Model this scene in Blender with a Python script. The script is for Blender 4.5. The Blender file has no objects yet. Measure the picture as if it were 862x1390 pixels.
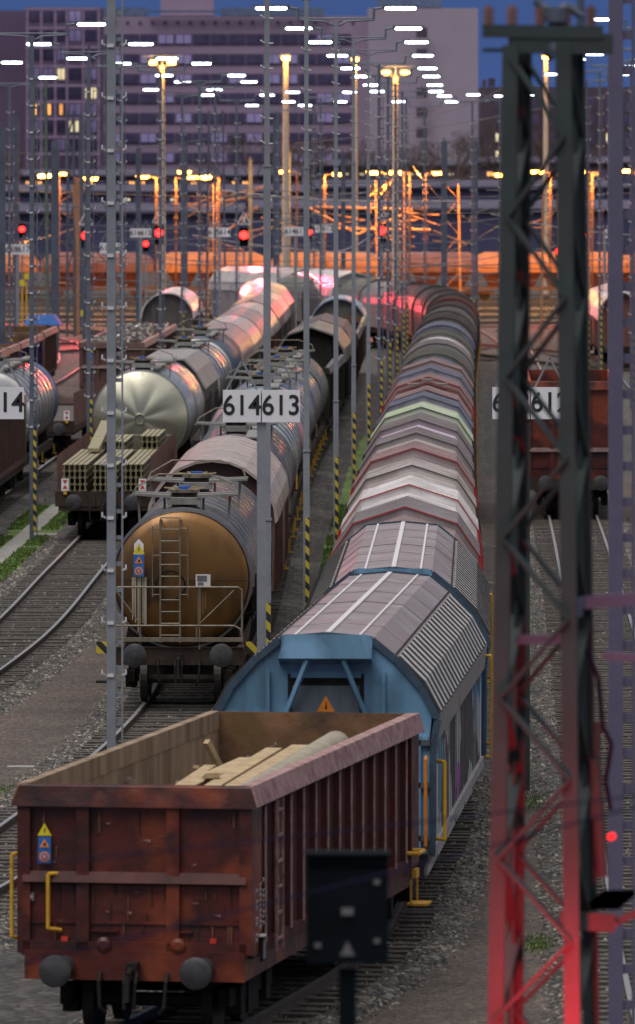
import bpy, math, random
from mathutils import Vector, Matrix
import numpy as np
random.seed(7)
PI = math.pi
SC = bpy.context.scene
COL = SC.collection
# ---- camera model: photo pixels (862 wide) <-> metres --------------------------------
F, CX, Y0, H = 10500.0, 431.0, 240.0, 10.7
def G(x, y, z=0.0):
    s = (y - Y0) / (H - z)
    return Vector(((x - CX) / s, F / s, z))
def S(x, y, s):
    return Vector(((x - CX) / s, F / s, H - (y - Y0) / s))

# ---- materials ------------------------------------------------------------------------
def new_mat(name):
    m = bpy.data.materials.new(name); m.use_nodes = True
    nt = m.node_tree
    return m, nt, nt.nodes['Principled BSDF']
def rgb(c): return (c[0], c[1], c[2], 1.0)
def mat(name, col, rough=.6, metal=0.0, col2=None, scale=1.5, amount=.8, streak=0, bump=0, bscale=25,
        waves=None, spec=.5, col3=None, scale3=.35, coat=0):
    m, nt, p = new_mat(name)
    N, L = nt.nodes, nt.links
    tc = N.new('ShaderNodeTexCoord')
    oi = N.new('ShaderNodeObjectInfo')
    mul = N.new('ShaderNodeMath'); mul.operation = 'MULTIPLY'; mul.inputs[1].default_value = 37.0
    L.new(oi.outputs['Random'], mul.inputs[0])
    mp = N.new('ShaderNodeMapping')
    mp.inputs['Scale'].default_value = (scale, scale, scale * (.12 if streak else 1))
    L.new(tc.outputs['Object'], mp.inputs['Vector'])
    L.new(mul.outputs[0], mp.inputs['Location'])
    n = N.new('ShaderNodeTexNoise'); n.inputs['Scale'].default_value = 1.0
    n.inputs['Detail'].default_value = 8; n.inputs['Roughness'].default_value = .65
    L.new(mp.outputs[0], n.inputs['Vector'])
    r = N.new('ShaderNodeValToRGB'); r.color_ramp.elements[0].position = .38; r.color_ramp.elements[1].position = .66
    L.new(n.outputs['Fac'], r.inputs['Fac'])
    c2 = col2 or tuple(v * .55 for v in col)
    r.color_ramp.elements[0].color = rgb(col)
    r.color_ramp.elements[1].color = rgb(tuple(a + (b - a) * amount for a, b in zip(col, c2)))
    out = r.outputs['Color']
    if col3:
        n3 = N.new('ShaderNodeTexNoise'); n3.inputs['Scale'].default_value = scale3
        n3.inputs['Detail'].default_value = 3
        L.new(tc.outputs['Object'], n3.inputs['Vector'])
        r3 = N.new('ShaderNodeValToRGB'); r3.color_ramp.elements[0].position = .5; r3.color_ramp.elements[1].position = .6
        L.new(n3.outputs['Fac'], r3.inputs['Fac'])
        mx = N.new('ShaderNodeMixRGB'); L.new(r3.outputs['Color'], mx.inputs[0]); L.new(out, mx.inputs[1])
        mx.inputs[2].default_value = rgb(col3); out = mx.outputs[0]
    L.new(out, p.inputs['Base Color'])
    p.inputs['Metallic'].default_value = metal
    p.inputs['Specular IOR Level'].default_value = spec
    mr = N.new('ShaderNodeMapRange'); mr.inputs['To Min'].default_value = max(.05, rough - .12); mr.inputs['To Max'].default_value = min(1, rough + .15)
    L.new(n.outputs['Fac'], mr.inputs['Value']); L.new(mr.outputs[0], p.inputs['Roughness'])
    if coat: p.inputs['Coat Weight'].default_value = coat; p.inputs['Coat Roughness'].default_value = .15
    nrm = None
    if waves:   # (axis, wavelength m, strength)
        w = N.new('ShaderNodeTexWave'); w.bands_direction = waves[0]
        w.inputs['Scale'].default_value = 2 * PI / waves[1] / 20.0
        L.new(tc.outputs['Object'], w.inputs['Vector'])
        b = N.new('ShaderNodeBump'); b.inputs['Strength'].default_value = waves[2]; b.inputs['Distance'].default_value = .03
        L.new(w.outputs['Fac'], b.inputs['Height']); nrm = b
    if bump:
        n2 = N.new('ShaderNodeTexNoise'); n2.inputs['Scale'].default_value = bscale; n2.inputs['Detail'].default_value = 4
        L.new(tc.outputs['Object'], n2.inputs['Vector'])
        b = N.new('ShaderNodeBump'); b.inputs['Strength'].default_value = bump; b.inputs['Distance'].default_value = .03
        L.new(n2.outputs['Fac'], b.inputs['Height'])
        if nrm: L.new(nrm.outputs[0], b.inputs['Normal'])
        nrm = b
    if nrm: L.new(nrm.outputs[0], p.inputs['Normal'])
    return m
def emis(name, col, strength):
    m, nt, p = new_mat(name)
    p.inputs['Base Color'].default_value = rgb(tuple(min(.8, c) for c in col))
    p.inputs['Emission Color'].default_value = rgb(col)
    p.inputs['Emission Strength'].default_value = strength
    return m
def hazard(name, a=(.50, .38, .03), b=(.02, .02, .02), period=.32):
    m, nt, p = new_mat(name); N, L = nt.nodes, nt.links
    tc = N.new('ShaderNodeTexCoord'); sp = N.new('ShaderNodeSeparateXYZ'); L.new(tc.outputs['Object'], sp.inputs[0])
    ad = N.new('ShaderNodeMath'); L.new(sp.outputs['X'], ad.inputs[0]); L.new(sp.outputs['Z'], ad.inputs[1])
    d = N.new('ShaderNodeMath'); d.operation = 'DIVIDE'; d.inputs[1].default_value = period; L.new(ad.outputs[0], d.inputs[0])
    f = N.new('ShaderNodeMath'); f.operation = 'FRACT'; L.new(d.outputs[0], f.inputs[0])
    g = N.new('ShaderNodeMath'); g.operation = 'GREATER_THAN'; g.inputs[1].default_value = .5; L.new(f.outputs[0], g.inputs[0])
    mx = N.new('ShaderNodeMixRGB'); mx.inputs[1].default_value = rgb(a); mx.inputs[2].default_value = rgb(b)
    L.new(g.outputs[0], mx.inputs[0]); L.new(mx.outputs[0], p.inputs['Base Color']); p.inputs['Roughness'].default_value = .5
    return m

def stones(name, base, light, dark, scale, bump=.6, weeds=None, fine=False):
    m, nt, p = new_mat(name); N, L = nt.nodes, nt.links
    tc = N.new('ShaderNodeTexCoord')
    v = N.new('ShaderNodeTexVoronoi'); v.inputs['Scale'].default_value = scale; v.inputs['Randomness'].default_value = 1
    L.new(tc.outputs['Object'], v.inputs['Vector'])
    sp = N.new('ShaderNodeSeparateColor'); L.new(v.outputs['Color'], sp.inputs[0])
    r = N.new('ShaderNodeValToRGB')
    r.color_ramp.elements[0].color = rgb(dark); r.color_ramp.elements[0].position = .05
    r.color_ramp.elements[1].color = rgb(light); r.color_ramp.elements[1].position = 1
    e = r.color_ramp.elements.new(.6); e.color = rgb(base)
    L.new(sp.outputs[0], r.inputs['Fac'])
    n = N.new('ShaderNodeTexNoise'); n.inputs['Scale'].default_value = .35; n.inputs['Detail'].default_value = 6; n.inputs['Roughness'].default_value = .7
    L.new(tc.outputs['Object'], n.inputs['Vector'])
    rr = N.new('ShaderNodeValToRGB'); rr.color_ramp.elements[0].position = .35; rr.color_ramp.elements[1].position = .7
    rr.color_ramp.elements[0].color = (.55, .55, .55, 1); rr.color_ramp.elements[1].color = (1.15, 1.1, 1.05, 1)
    L.new(n.outputs['Fac'], rr.inputs['Fac'])
    mx = N.new('ShaderNodeMixRGB'); mx.blend_type = 'MULTIPLY'; mx.inputs[0].default_value = 1
    L.new(r.outputs[0], mx.inputs[1]); L.new(rr.outputs[0], mx.inputs[2]); out = mx.outputs[0]
    if weeds:
        n3 = N.new('ShaderNodeTexNoise'); n3.inputs['Scale'].default_value = .22; n3.inputs['Detail'].default_value = 7; n3.inputs['Roughness'].default_value = .7
        L.new(tc.outputs['Object'], n3.inputs['Vector'])
        r3 = N.new('ShaderNodeValToRGB'); r3.color_ramp.elements[0].position = weeds[1]; r3.color_ramp.elements[1].position = weeds[1] + .05
        L.new(n3.outputs['Fac'], r3.inputs['Fac'])
        m3 = N.new('ShaderNodeMixRGB'); L.new(r3.outputs[0], m3.inputs[0]); L.new(out, m3.inputs[1]); m3.inputs[2].default_value = rgb(weeds[0]); out = m3.outputs[0]
    L.new(out, p.inputs['Base Color']); p.inputs['Roughness'].default_value = .75
    b = N.new('ShaderNodeBump'); b.inputs['Strength'].default_value = bump; b.inputs['Distance'].default_value = .04
    L.new(v.outputs['Distance'], b.inputs['Height']); b.invert = True
    L.new(b.outputs[0], p.inputs['Normal'])
    return m
M = {}
M['ground'] = stones('ground_gravel', (.042, .035, .030), (.11, .098, .085), (.012, .010, .008), 9, .5, ((.045, .065, .015), .66))
M['ballast'] = stones('track_ballast', (.050, .043, .035), (.22, .20, .17), (.006, .005, .005), 8.5, 1.0)
M['walk'] = stones('service_path_grit', (.075, .053, .041), (.17, .13, .10), (.024, .016, .013), 20, .5, ((.045, .06, .016), .70))
M['grass'] = stones('verge_grass', (.11, .20, .03), (.19, .32, .05), (.03, .055, .01), 14, .9)
M['concrete'] = mat('concrete', (.30, .29, .26), .85, 0, (.17, .165, .15), 3, .8, bump=.3)
M['sleeper'] = mat('sleeper_wood', (.085, .073, .06), .8, 0, (.030, .025, .021), 4, .9, bump=.5)
M['rail'] = mat('rail_steel', (.11, .085, .07), .5, .4, (.05, .035, .025), 3, .6)
M['railtop'] = mat('rail_running_surface', (.40, .40, .40), .42, .9, (.26, .25, .24), 3, .4)
M['redbrown'] = mat('oxide_red_paint', (.095, .018, .011), .38, 0, (.024, .009, .008), 1.6, 1, bump=1.0, bscale=2.6, col3=(.17, .036, .014), scale3=.9, spec=.5)
M['redbrown_side'] = mat('oxide_red_side_paint', (.075, .013, .009), .55, 0, (.03, .010, .009), 2, .9, streak=1, bump=.2, bscale=4, spec=.3)
M['rimred'] = mat('worn_red_rim', (.36, .22, .20), .5, 0, (.17, .075, .06), 5, 1, bump=.3, bscale=20)
M['rust_in'] = mat('rusty_inside', (.20, .10, .045), .75, 0, (.05, .028, .016), 1.2, 1, bump=.6, bscale=5, col3=(.11, .06, .02), scale3=.9)
M['rust_in2'] = mat('rusty_inside_pale', (.27, .19, .12), .75, 0, (.12, .07, .035), 2.5, 1, streak=1, bump=.4, bscale=5)
M['dark'] = mat('grimy_underframe', (.016, .013, .011), .75, 0, (.008, .007, .006), 4, .8, bump=.3, spec=.25)
M['brownframe'] = mat('brown_grimy_frame', (.045, .028, .020), .7, 0, (.016, .012, .010), 3, .9, bump=.3, spec=.3)
M['wheel'] = mat('wheel_steel', (.03, .024, .02), .6, .3, (.015, .012, .01), 4, .7)
M['buffer'] = mat('buffer_steel', (.055, .055, .06), .55, .2, (.022, .02, .019), 6, .9)
M['yellow'] = mat('yellow_paint', (.62, .34, .02), .5, 0, (.35, .19, .02), 6, .6)
M['orange'] = mat('orange_paint', (.65, .22, .02), .5, 0, (.4, .12, .01), 6, .6)
M['blue'] = mat('blue_end_paint', (.12, .265, .40), .5, 0, (.045, .095, .14), 1.4, 1, streak=1, col3=(.15, .31, .46), scale3=.9, bump=.12, bscale=3)
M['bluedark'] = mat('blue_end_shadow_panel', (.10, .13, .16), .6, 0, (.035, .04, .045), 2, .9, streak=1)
M['greyroof'] = mat('grey_roof_paint', (.31, .27, .27), .40, .1, (.17, .135, .135), .9, 1, streak=0, col3=(.24, .185, .18), scale3=.8, bump=.15, bscale=5)
M['eave'] = mat('pale_eave_panel', (.30, .275, .26), .5, 0, (.19, .17, .16), 2, .8)
M['ribdark'] = mat('dark_between_ribs', (.045, .04, .038), .7, 0, (.02, .018, .017), 4, .8)
M['rib'] = mat('pale_roof_rib', (.55, .53, .50), .45, .15, (.28, .26, .24), 5, .8)
M['bluerim'] = mat('dark_blue_rim', (.04, .075, .11), .5, 0, (.02, .035, .05), 3, .8)
M['strip'] = mat('white_seam_strip', (.62, .60, .60), .45, 0, (.4, .38, .38), 8, .6)
M['slat'] = mat('weathered_wall_slat', (.16, .14, .12), .6, 0, (.06, .05, .045), 3, .9, streak=1)
M['sill'] = mat('pale_wagon_sill', (.33, .31, .31), .6, 0, (.17, .155, .16), 4, .9)
def graffiti():
    m, nt, p = new_mat('graffiti_wall'); N, L = nt.nodes, nt.links
    tc = N.new('ShaderNodeTexCoord')
    n0 = N.new('ShaderNodeTexNoise'); n0.inputs['Scale'].default_value = .9; L.new(tc.outputs['Object'], n0.inputs['Vector'])
    mixv = N.new('ShaderNodeMixRGB'); mixv.inputs[0].default_value = .35; L.new(tc.outputs['Object'], mixv.inputs[1]); L.new(n0.outputs['Color'], mixv.inputs[2])
    v = N.new('ShaderNodeTexVoronoi'); v.inputs['Scale'].default_value = 1.1; L.new(mixv.outputs[0], v.inputs['Vector'])
    sp = N.new('ShaderNodeSeparateColor'); L.new(v.outputs['Color'], sp.inputs[0])
    r = N.new('ShaderNodeValToRGB'); r.color_ramp.interpolation = 'CONSTANT'
    cols = [(0, (.03, .025, .022)), (.22, (.55, .58, .62)), (.36, (.02, .26, .55)), (.5, (.03, .03, .04)), (.6, (.50, .12, .52)), (.7, (.5, .52, .54)), (.8, (.05, .05, .05)), (.88, (.12, .30, .05)), (.94, (.10, .30, .42))]
    r.color_ramp.elements[0].color = rgb(cols[0][1]); r.color_ramp.elements[1].position = cols[1][0]; r.color_ramp.elements[1].color = rgb(cols[1][1])
    for q, c in cols[2:]:
        e = r.color_ramp.elements.new(q); e.color = rgb(c)
    L.new(sp.outputs[0], r.inputs['Fac'])
    # bare dark wall near the top
    s2 = N.new('ShaderNodeSeparateXYZ'); L.new(mixv.outputs[0], s2.inputs[0])
    n2 = N.new('ShaderNodeTexNoise'); n2.inputs['Scale'].default_value = .6; n2.inputs['Detail'].default_value = 2; L.new(tc.outputs['Object'], n2.inputs['Vector'])
    a = N.new('ShaderNodeMath'); a.operation = 'MULTIPLY_ADD'; a.inputs[1].default_value = 2.2; L.new(n2.outputs['Fac'], a.inputs[0]); L.new(s2.outputs['Z'], a.inputs[2])
    g = N.new('ShaderNodeMath'); g.operation = 'GREATER_THAN'; g.inputs[1].default_value = 3.0; L.new(a.outputs[0], g.inputs[0])
    mx = N.new('ShaderNodeMixRGB'); L.new(g.outputs[0], mx.inputs[0]); L.new(r.outputs[0], mx.inputs[1]); mx.inputs[2].default_value = (.045, .036, .03, 1)
    L.new(mx.outputs[0], p.inputs['Base Color']); p.inputs['Roughness'].default_value = .6
    return m
M['graffiti'] = graffiti()
M['tankbrown'] = mat('bronze_tank_end', (.24, .125, .042), .36, .6, (.08, .046, .022), 1.6, 1, streak=1, col3=(.20, .10, .03), scale3=1.1, spec=.6)
M['tankdark'] = mat('dark_tank_cladding', (.15, .125, .11), .3, .8, (.06, .05, .043), 1.5, .8, bump=.08, bscale=3)
M['tanksilver'] = mat('silver_tank_cladding', (.58, .58, .58), .25, .6, (.38, .37, .35), 1.2, .8, bump=.06, bscale=2.5)
M['tankcone'] = mat('polished_tank_end', (.60, .58, .44), .33, .85, (.42, .41, .32), 1.1, .8, bump=.12, bscale=1.6)
M['tankblue'] = mat('pale_blue_tank', (.33, .42, .50), .35, .3, (.22, .29, .36), 1.2, .6)
M['tankpink'] = mat('pale_pink_tank', (.50, .27, .31), .35, .2, (.4, .22, .26), 2, .6)
M['tankblueband'] = mat('blue_tank_band', (.03, .13, .45), .35, .2)
M['tanknavy'] = mat('slate_tank_band', (.10, .13, .18), .4, .3)
M['band'] = mat('steel_band', (.30, .29, .29), .3, .85, (.13, .12, .12), 4, .6)
M['platform'] = mat('grey_platform', (.24, .24, .22), .6, .2, (.11, .11, .10), 4, .7)
M['tube'] = mat('grimy_handrail', (.20, .17, .12), .5, .2, (.09, .075, .055), 6, .8)
M['brownwagon'] = mat('brown_wagon_paint', (.12, .062, .05), .45, 0, (.07, .036, .03), 1.5, .8)
M['palewagon'] = mat('pale_wagon_roof', (.42, .36, .33), .4, .1, (.24, .19, .17), 1.1, .9)
M['streakdark'] = mat('dark_grime_run', (.03, .012, .009), .6, 0)
M['streakrust'] = mat('rust_run', (.15, .05, .02), .6, 0)
M['streakpale'] = mat('bare_metal_scratch', (.28, .15, .12), .5, 0)
M['redpost'] = mat('red_post', (.26, .065, .04), .5, 0)
M['hood_grey'] = mat('hood_grey', (.32, .285, .28), .3, .1, (.17, .145, .14), 1.0, .9, waves=('Y', .3, .12), spec=.7)
M['hood_pale'] = mat('hood_pale_grey', (.58, .53, .50), .28, .1, (.30, .26, .24), 1.0, .9, waves=('Y', .3, .12), spec=.7)
M['hood_silver'] = mat('hood_silver', (.80, .77, .75), .26, .12, (.40, .36, .35), 1.0, .9, waves=('Y', .4, .5), spec=.8)
M['hood_dark'] = mat('hood_dark', (.13, .11, .105), .4, .2, (.08, .065, .06), 1.5, .8, waves=('Y', .3, .12))
M['hood_green'] = mat('hood_pale_green', (.50, .60, .36), .3, .1, (.60, .62, .58), 1.0, 1, waves=('Y', .3, .3), spec=.7)
M['hood_lilac'] = mat('hood_lilac', (.60, .46, .60), .28, .1, (.66, .60, .66), 1.0, 1, waves=('Y', .3, .3), spec=.7)
M['hood_pink'] = mat('hood_pinkish', (.42, .31, .30), .3, .1, (.24, .17, .16), 1.0, .9, waves=('Y', .3, .12), spec=.7)
M['hood_redbrown'] = mat('hood_red_brown', (.19, .075, .06), .38, .1, (.10, .045, .038), 1.5, .8)
M['hood_olive'] = mat('hood_olive_grey', (0.221, 0.215, 0.182), .35, .2, (.10, .10, .085), 1.5, .8)
M['hood_steel'] = mat('hood_steel_blue', (0.325, 0.338, 0.416), .3, .4, (.15, .155, .18), 1.5, .8)
M['redline'] = mat('red_rim_paint', (.34, .022, .022), .4, 0, (.20, .03, .03), 3, .8)
M['darkline'] = mat('dark_rim_paint', (.05, .035, .035), .5, 0)
M['galv'] = mat('galvanised_steel', (.27, .29, .31), .5, .35, (.19, .205, .225), 2.5, .7)
M['galvdark'] = mat('bluish_mast_steel', (.13, .15, .19), .5, .3, (.085, .10, .13), 2.5, .7)
M['greenmast'] = mat('green_lattice_paint', (.10, .15, .12), .6, 0, (.06, .09, .075), 3, .7)
M['nearmast'] = mat('dark_green_lattice_paint', (.040, .055, .055), .6, 0, (.028, .036, .036), 2, .7, spec=.25)
M['lilacmast'] = mat('zinc_ladder_mast', (.13, .125, .19), .5, .3, (.09, .088, .14), 2, .7)
M['lattblue'] = mat('slate_lattice_paint', (.08, .10, .14), .6, 0)
M['concpost'] = mat('pale_concrete_post', (.42, .38, .33), .8, 0, (.3, .27, .23), 3, .6)
M['hazard'] = hazard('hazard_stripes')
M['white'] = mat('white_board', (.72, .72, .74), .5, 0, (.62, .62, .63), 3, .5)
M['black'] = mat('black_lettering', (.015, .015, .017), .6, 0)
M['whitepaint'] = mat('white_marking', (.6, .6, .6), .6, 0, (.4, .4, .4), 20, .5)
M['signyellow'] = mat('sign_yellow', (.72, .60, .02), .5, 0)
M['signblue'] = mat('sign_blue', (.02, .13, .42), .5, 0)
M['signorange'] = mat('sign_orange', (.75, .25, .05), .5, 0)
M['sigred'] = mat('red_reflector', (.55, .04, .03), .4, 0)
M['led'] = emis('white_led_diffuser', (.80, .90, 1.0), 8)
M['sodium'] = emis('sodium_lamp_glow', (1.0, .40, .05), 18)
M['redsig'] = emis('red_signal_lens', (1.0, .012, .01), 9)
M['winlit'] = emis('lit_window_warm', (1.0, .42, .10), 1.1)
M['winlit2'] = emis('lit_window_pale', (1.0, .8, .45), .5)
M['windim'] = emis('dim_window_glass', (.30, .26, .50), .05)
M['winglass'] = mat('dark_window_glass', (.045, .04, .10), .4, 0, (.08, .07, .15), .5, .8)
M['facade'] = mat('lilac_render_facade', (.30, .225, .32), .85, 0, (.24, .18, .27), .05, .8)
M['facade2'] = mat('panel_facade', (.35, .29, .36), .8, 0, (.29, .24, .31), .06, .8, waves=('X', 3.6, .5))
M['tower'] = mat('tower_facade', (.12, .085, .15), .85, 0, (.09, .06, .12), .05, .8)
M['towerframe'] = mat('tower_frame', (.30, .21, .34), .8, 0)
M['brickdark'] = mat('dark_brick', (.085, .06, .085), .85, 0, (.06, .045, .065), .1, .8)
M['roofbox'] = mat('roof_plant_box', (.10, .15, .25), .7, 0)
M['shedblue'] = mat('blue_shed_cladding', (.05, .055, .13), .7, 0, (.03, .03, .075), .1, .8, waves=('X', 2, .4))
M['shedpale'] = mat('pale_shed_roof', (.06, .05, .09), .75, 0, (.035, .03, .055), .1, .8)
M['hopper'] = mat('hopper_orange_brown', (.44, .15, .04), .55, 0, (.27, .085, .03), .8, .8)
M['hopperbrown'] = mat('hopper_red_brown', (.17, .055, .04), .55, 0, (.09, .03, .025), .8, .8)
M['wood'] = mat('weathered_timber', (.42, .31, .17), .7, 0, (.24, .17, .09), 4, .8, bump=.3)
M['pipe'] = mat('dull_pipe', (.36, .32, .23), .5, .2, (.2, .17, .12), 4, .8)
M['scrap'] = mat('scrap_metal', (.30, .24, .19), .5, .4, (.07, .05, .04), 2.2, 1, bump=1, bscale=6)
M['scrapbits'] = mat('scrap_pieces', (.34, .29, .25), .45, .4, (.10, .06, .045), 1, 1)
M['beamsteel'] = mat('yellowish_steel_beam', (.40, .35, .20), .45, .5, (.24, .20, .12), 3, .7)
M['beamdark'] = mat('beam_hollow_shade', (.10, .085, .055), .6, .2)
M['purplewagon'] = mat('purple_wagon_paint', (.035, .025, .12), .4, 0, (.02, .015, .06), 1, .7)
M['bluetarp'] = mat('blue_tarpaulin', (.01, .12, .45), .5, 0)
M['redorange'] = mat('red_orange_paint', (.62, .085, .03), .45, 0, (.4, .06, .025), 1.5, .6)
M['boxblack'] = mat('black_cabinet', (.003, .006, .009), .8, 0, (.002, .003, .005), 2, .8, spec=.1)
M['faintmark'] = mat('faded_grey_mark', (.16, .16, .16), .6, 0)
M['wire'] = mat('contact_wire', (.12, .11, .12), .5, .4)
M['wirepale'] = mat('shiny_contact_wire', (.30, .26, .26), .4, .5)
M['wirenear'] = mat('dark_blue_cable', (.012, .012, .035), .8, 0, spec=.1)
M['barehaze'] = mat('bare_tree_bark', (.10, .065, .05), .9, 0)
M['insul'] = mat('brown_insulator', (.22, .11, .08), .35, 0)

# ---- mesh builder ----------------------------------------------------------------------
class MB:
    def __init__(s): s.v = []; s.f = []; s.m = []
    def face(s, pts, mi=0):
        n = len(s.v); s.v += [tuple(p) for p in pts]; s.f.append(list(range(n, n + len(pts)))); s.m.append(mi); return s
    def hexa(s, c, mi=0):
        n = len(s.v); s.v += [tuple(p) for p in c]
        for q in ((0, 3, 2, 1), (4, 5, 6, 7), (0, 1, 5, 4), (1, 2, 6, 5), (2, 3, 7, 6), (3, 0, 4, 7)):
            s.f.append([n + i for i in q]); s.m.append(mi)
        return s
    def box(s, x, y, z, sx, sy, sz, mi=0):   # centre x,y ; z centre
        a, b, c = sx / 2, sy / 2, sz / 2
        return s.hexa([(x - a, y - b, z - c), (x + a, y - b, z - c), (x + a, y + b, z - c), (x - a, y + b, z - c),
                       (x - a, y - b, z + c), (x + a, y - b, z + c), (x + a, y + b, z + c), (x - a, y + b, z + c)], mi)
    def bar(s, p, q, w, h=None, mi=0, up=(0, 0, 1)):
        p, q = Vector(p), Vector(q); h = h or w
        d = (q - p).normalized(); u = Vector(up)
        if abs(d.dot(u)) > .95: u = Vector((0, 1, 0))
        a = d.cross(u).normalized() * (w / 2); b = a.cross(d).normalized() * (h / 2)
        return s.hexa([p - a - b, p + a - b, q + a - b, q - a - b, p - a + b, p + a + b, q + a + b, q - a + b], mi)
    def tube(s, p, q, r, n=8, mi=0, r2=None, cap=True):
        p, q = Vector(p), Vector(q); r2 = r if r2 is None else r2
        d = (q - p).normalized(); u = Vector((0, 0, 1)) if abs(d.z) < .9 else Vector((0, 1, 0))
        a = d.cross(u).normalized(); b = a.cross(d).normalized(); k = len(s.v)
        for o, rr in ((p, r), (q, r2)):
            for i in range(n):
                t = 2 * PI * i / n; s.v.append(tuple(o + a * (rr * math.cos(t)) + b * (rr * math.sin(t))))
        for i in range(n):
            j = (i + 1) % n; s.f.append([k + i, k + n + i, k + n + j, k + j]); s.m.append(mi)
        if cap:
            s.f.append([k + i for i in range(n)]); s.m.append(mi); s.f.append([k + n + i for i in reversed(range(n))]); s.m.append(mi)
        return s
    def path(s, pts, r, n=6, mi=0):
        for a, b in zip(pts, pts[1:]): s.tube(a, b, r, n, mi)
        return s
    def lathe(s, rings, z0, n=40, x0=0, mi=0, cap=True):   # about an axis along y ; rings (y, r)
        k = len(s.v)
        for y, r in rings:
            for i in range(n):
                t = 2 * PI * i / n; s.v.append((x0 + r * math.sin(t), y, z0 + r * math.cos(t)))
        for g in range(len(rings) - 1):
            for i in range(n):
                j = (i + 1) % n
                s.f.append([k + g * n + i, k + g * n + j, k + (g + 1) * n + j, k + (g + 1) * n + i]); s.m.append(mi)
        if cap:
            if rings[0][1] > .001: s.f.append([k + i for i in reversed(range(n))]); s.m.append(mi)
            if rings[-1][1] > .001: s.f.append([k + (len(rings) - 1) * n + i for i in range(n)]); s.m.append(mi)
        return s
    def shell(s, prof, y0, y1, mi=0, caps=True, closed=True):   # profile (x,z) extruded along y
        k = len(s.v); n = len(prof)
        for y in (y0, y1):
            for x, z in prof: s.v.append((x, y, z))
        for i in range(n if closed else n - 1):
            j = (i + 1) % n; s.f.append([k + i, k + j, k + n + j, k + n + i]); s.m.append(mi)
        if caps: s.f.append([k + i for i in reversed(range(n))]); s.m.append(mi); s.f.append([k + n + i for i in range(n)]); s.m.append(mi)
        return s
    def build(s, name, mats, parent=None, smooth=False, loc=None):
        me = bpy.data.meshes.new(name); me.from_pydata(s.v, [], s.f)
        if not isinstance(mats, (list, tuple)): mats = [mats]
        for m in mats: me.materials.append(M[m] if isinstance(m, str) else m)
        me.polygons.foreach_set('material_index', s.m)
        if smooth: me.polygons.foreach_set('use_smooth', [True] * len(me.polygons))
        me.validate(); me.update()
        if smooth:
            try: me.set_sharp_from_angle(angle=math.radians(35))
            except Exception: pass
        o = bpy.data.objects.new(name, me); COL.objects.link(o)
        if parent: o.parent = parent
        if loc: o.location = loc
        return o
def weld(mb):
    idx = {}; nv = []; rm_ = []
    for p in mb.v:
        k = (round(p[0], 4), round(p[1], 4), round(p[2], 4))
        if k not in idx: idx[k] = len(nv); nv.append(p)
        rm_.append(idx[k])
    mb.v = nv; mb.f = [[rm_[i] for i in f] for f in mb.f]
def thing(name, label=None, cat=None, loc=(0, 0, 0), rz=0, group=None):
    o = bpy.data.objects.new(name, None); COL.objects.link(o); o.location = loc; o.rotation_euler = (0, 0, rz); o.empty_display_size = .3
    if label: o['label'] = label; o['category'] = cat
    if group: o['group'] = group
    return o
def tag(o, label=None, cat=None, group=None, kind=None):
    if label: o['label'] = label
    if cat: o['category'] = cat
    if group: o['group'] = group
    if kind: o['kind'] = kind
    return o
def copy_tree(o, parent=None):
    c = o.copy(); COL.objects.link(c)
    if parent: c.parent = parent
    for ch in o.children: copy_tree(ch, c)
    return c
def text_mesh(txt, size, mat_, parent, name='lettering', loc=(0, 0, 0), rot=(PI / 2, 0, 0), bold=.02, sx=1.0):
    cu = bpy.data.curves.new('t', 'FONT'); cu.body = txt; cu.size = size; cu.align_x = 'CENTER'; cu.align_y = 'CENTER'
    cu.offset = bold * size; cu.extrude = .002
    to = bpy.data.objects.new('t', cu); COL.objects.link(to)
    bpy.context.view_layer.update()
    me = bpy.data.meshes.new_from_object(to.evaluated_get(bpy.context.evaluated_depsgraph_get()))
    bpy.data.objects.remove(to); me.name = name
    me.materials.clear(); me.materials.append(M[mat_])
    for v in me.vertices: v.co.x *= sx
    o = bpy.data.objects.new(name, me); COL.objects.link(o); o.parent = parent; o.location = loc; o.rotation_euler = rot
    return o

# ---- tracks ----------------------------------------------------------------------------
class Track:
    def __init__(s, pts):
        s.Y = np.array([p[1] for p in pts], float); s.X = np.array([p[0] for p in pts], float)
        h = np.diff(s.Y); d = np.diff(s.X) / h
        m = np.zeros(len(pts)); m[0] = d[0]; m[-1] = d[-1]
        for i in range(1, len(pts) - 1): m[i] = (d[i - 1] * h[i] + d[i] * h[i - 1]) / (h[i] + h[i - 1])
        s.M = m
    def x(s, y):
        i = int(np.clip(np.searchsorted(s.Y, y) - 1, 0, len(s.Y) - 2)); h = s.Y[i + 1] - s.Y[i]; t = (y - s.Y[i]) / h
        if t < 0: return float(s.X[0] + s.M[0] * (y - s.Y[0]))
        if t > 1: return float(s.X[-1] + s.M[-1] * (y - s.Y[-1]))
        return float((2 * t**3 - 3 * t**2 + 1) * s.X[i] + (t**3 - 2 * t**2 + t) * h * s.M[i] + (-2 * t**3 + 3 * t**2) * s.X[i + 1] + (t**3 - t**2) * h * s.M[i + 1])
    def place(s, y0, L):
        x0 = s.x(y0); lo, hi = y0, y0 + L
        for _ in range(30):
            m = (lo + hi) / 2
            if math.hypot(s.x(m) - x0, m - y0) < L: lo = m
            else: hi = m
        y1 = lo; x1 = s.x(y1)
        return ((x0 + x1) / 2, (y0 + y1) / 2, 0), -math.atan2(x1 - x0, y1 - y0), y1
TA = Track([(-17, 40), (-7.6, 70), (-2.35, 94.5), (.1, 109), (.66, 118), (1.26, 128), (1.62, 146.5), (1.85, 158), (2.36, 188), (2.95, 219), (3.4, 241), (4.25, 283), (5.75, 355), (6.9, 405), (7.65, 440), (7.2, 465), (5.0, 490), (-1.5, 515), (-13, 540)])
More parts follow.
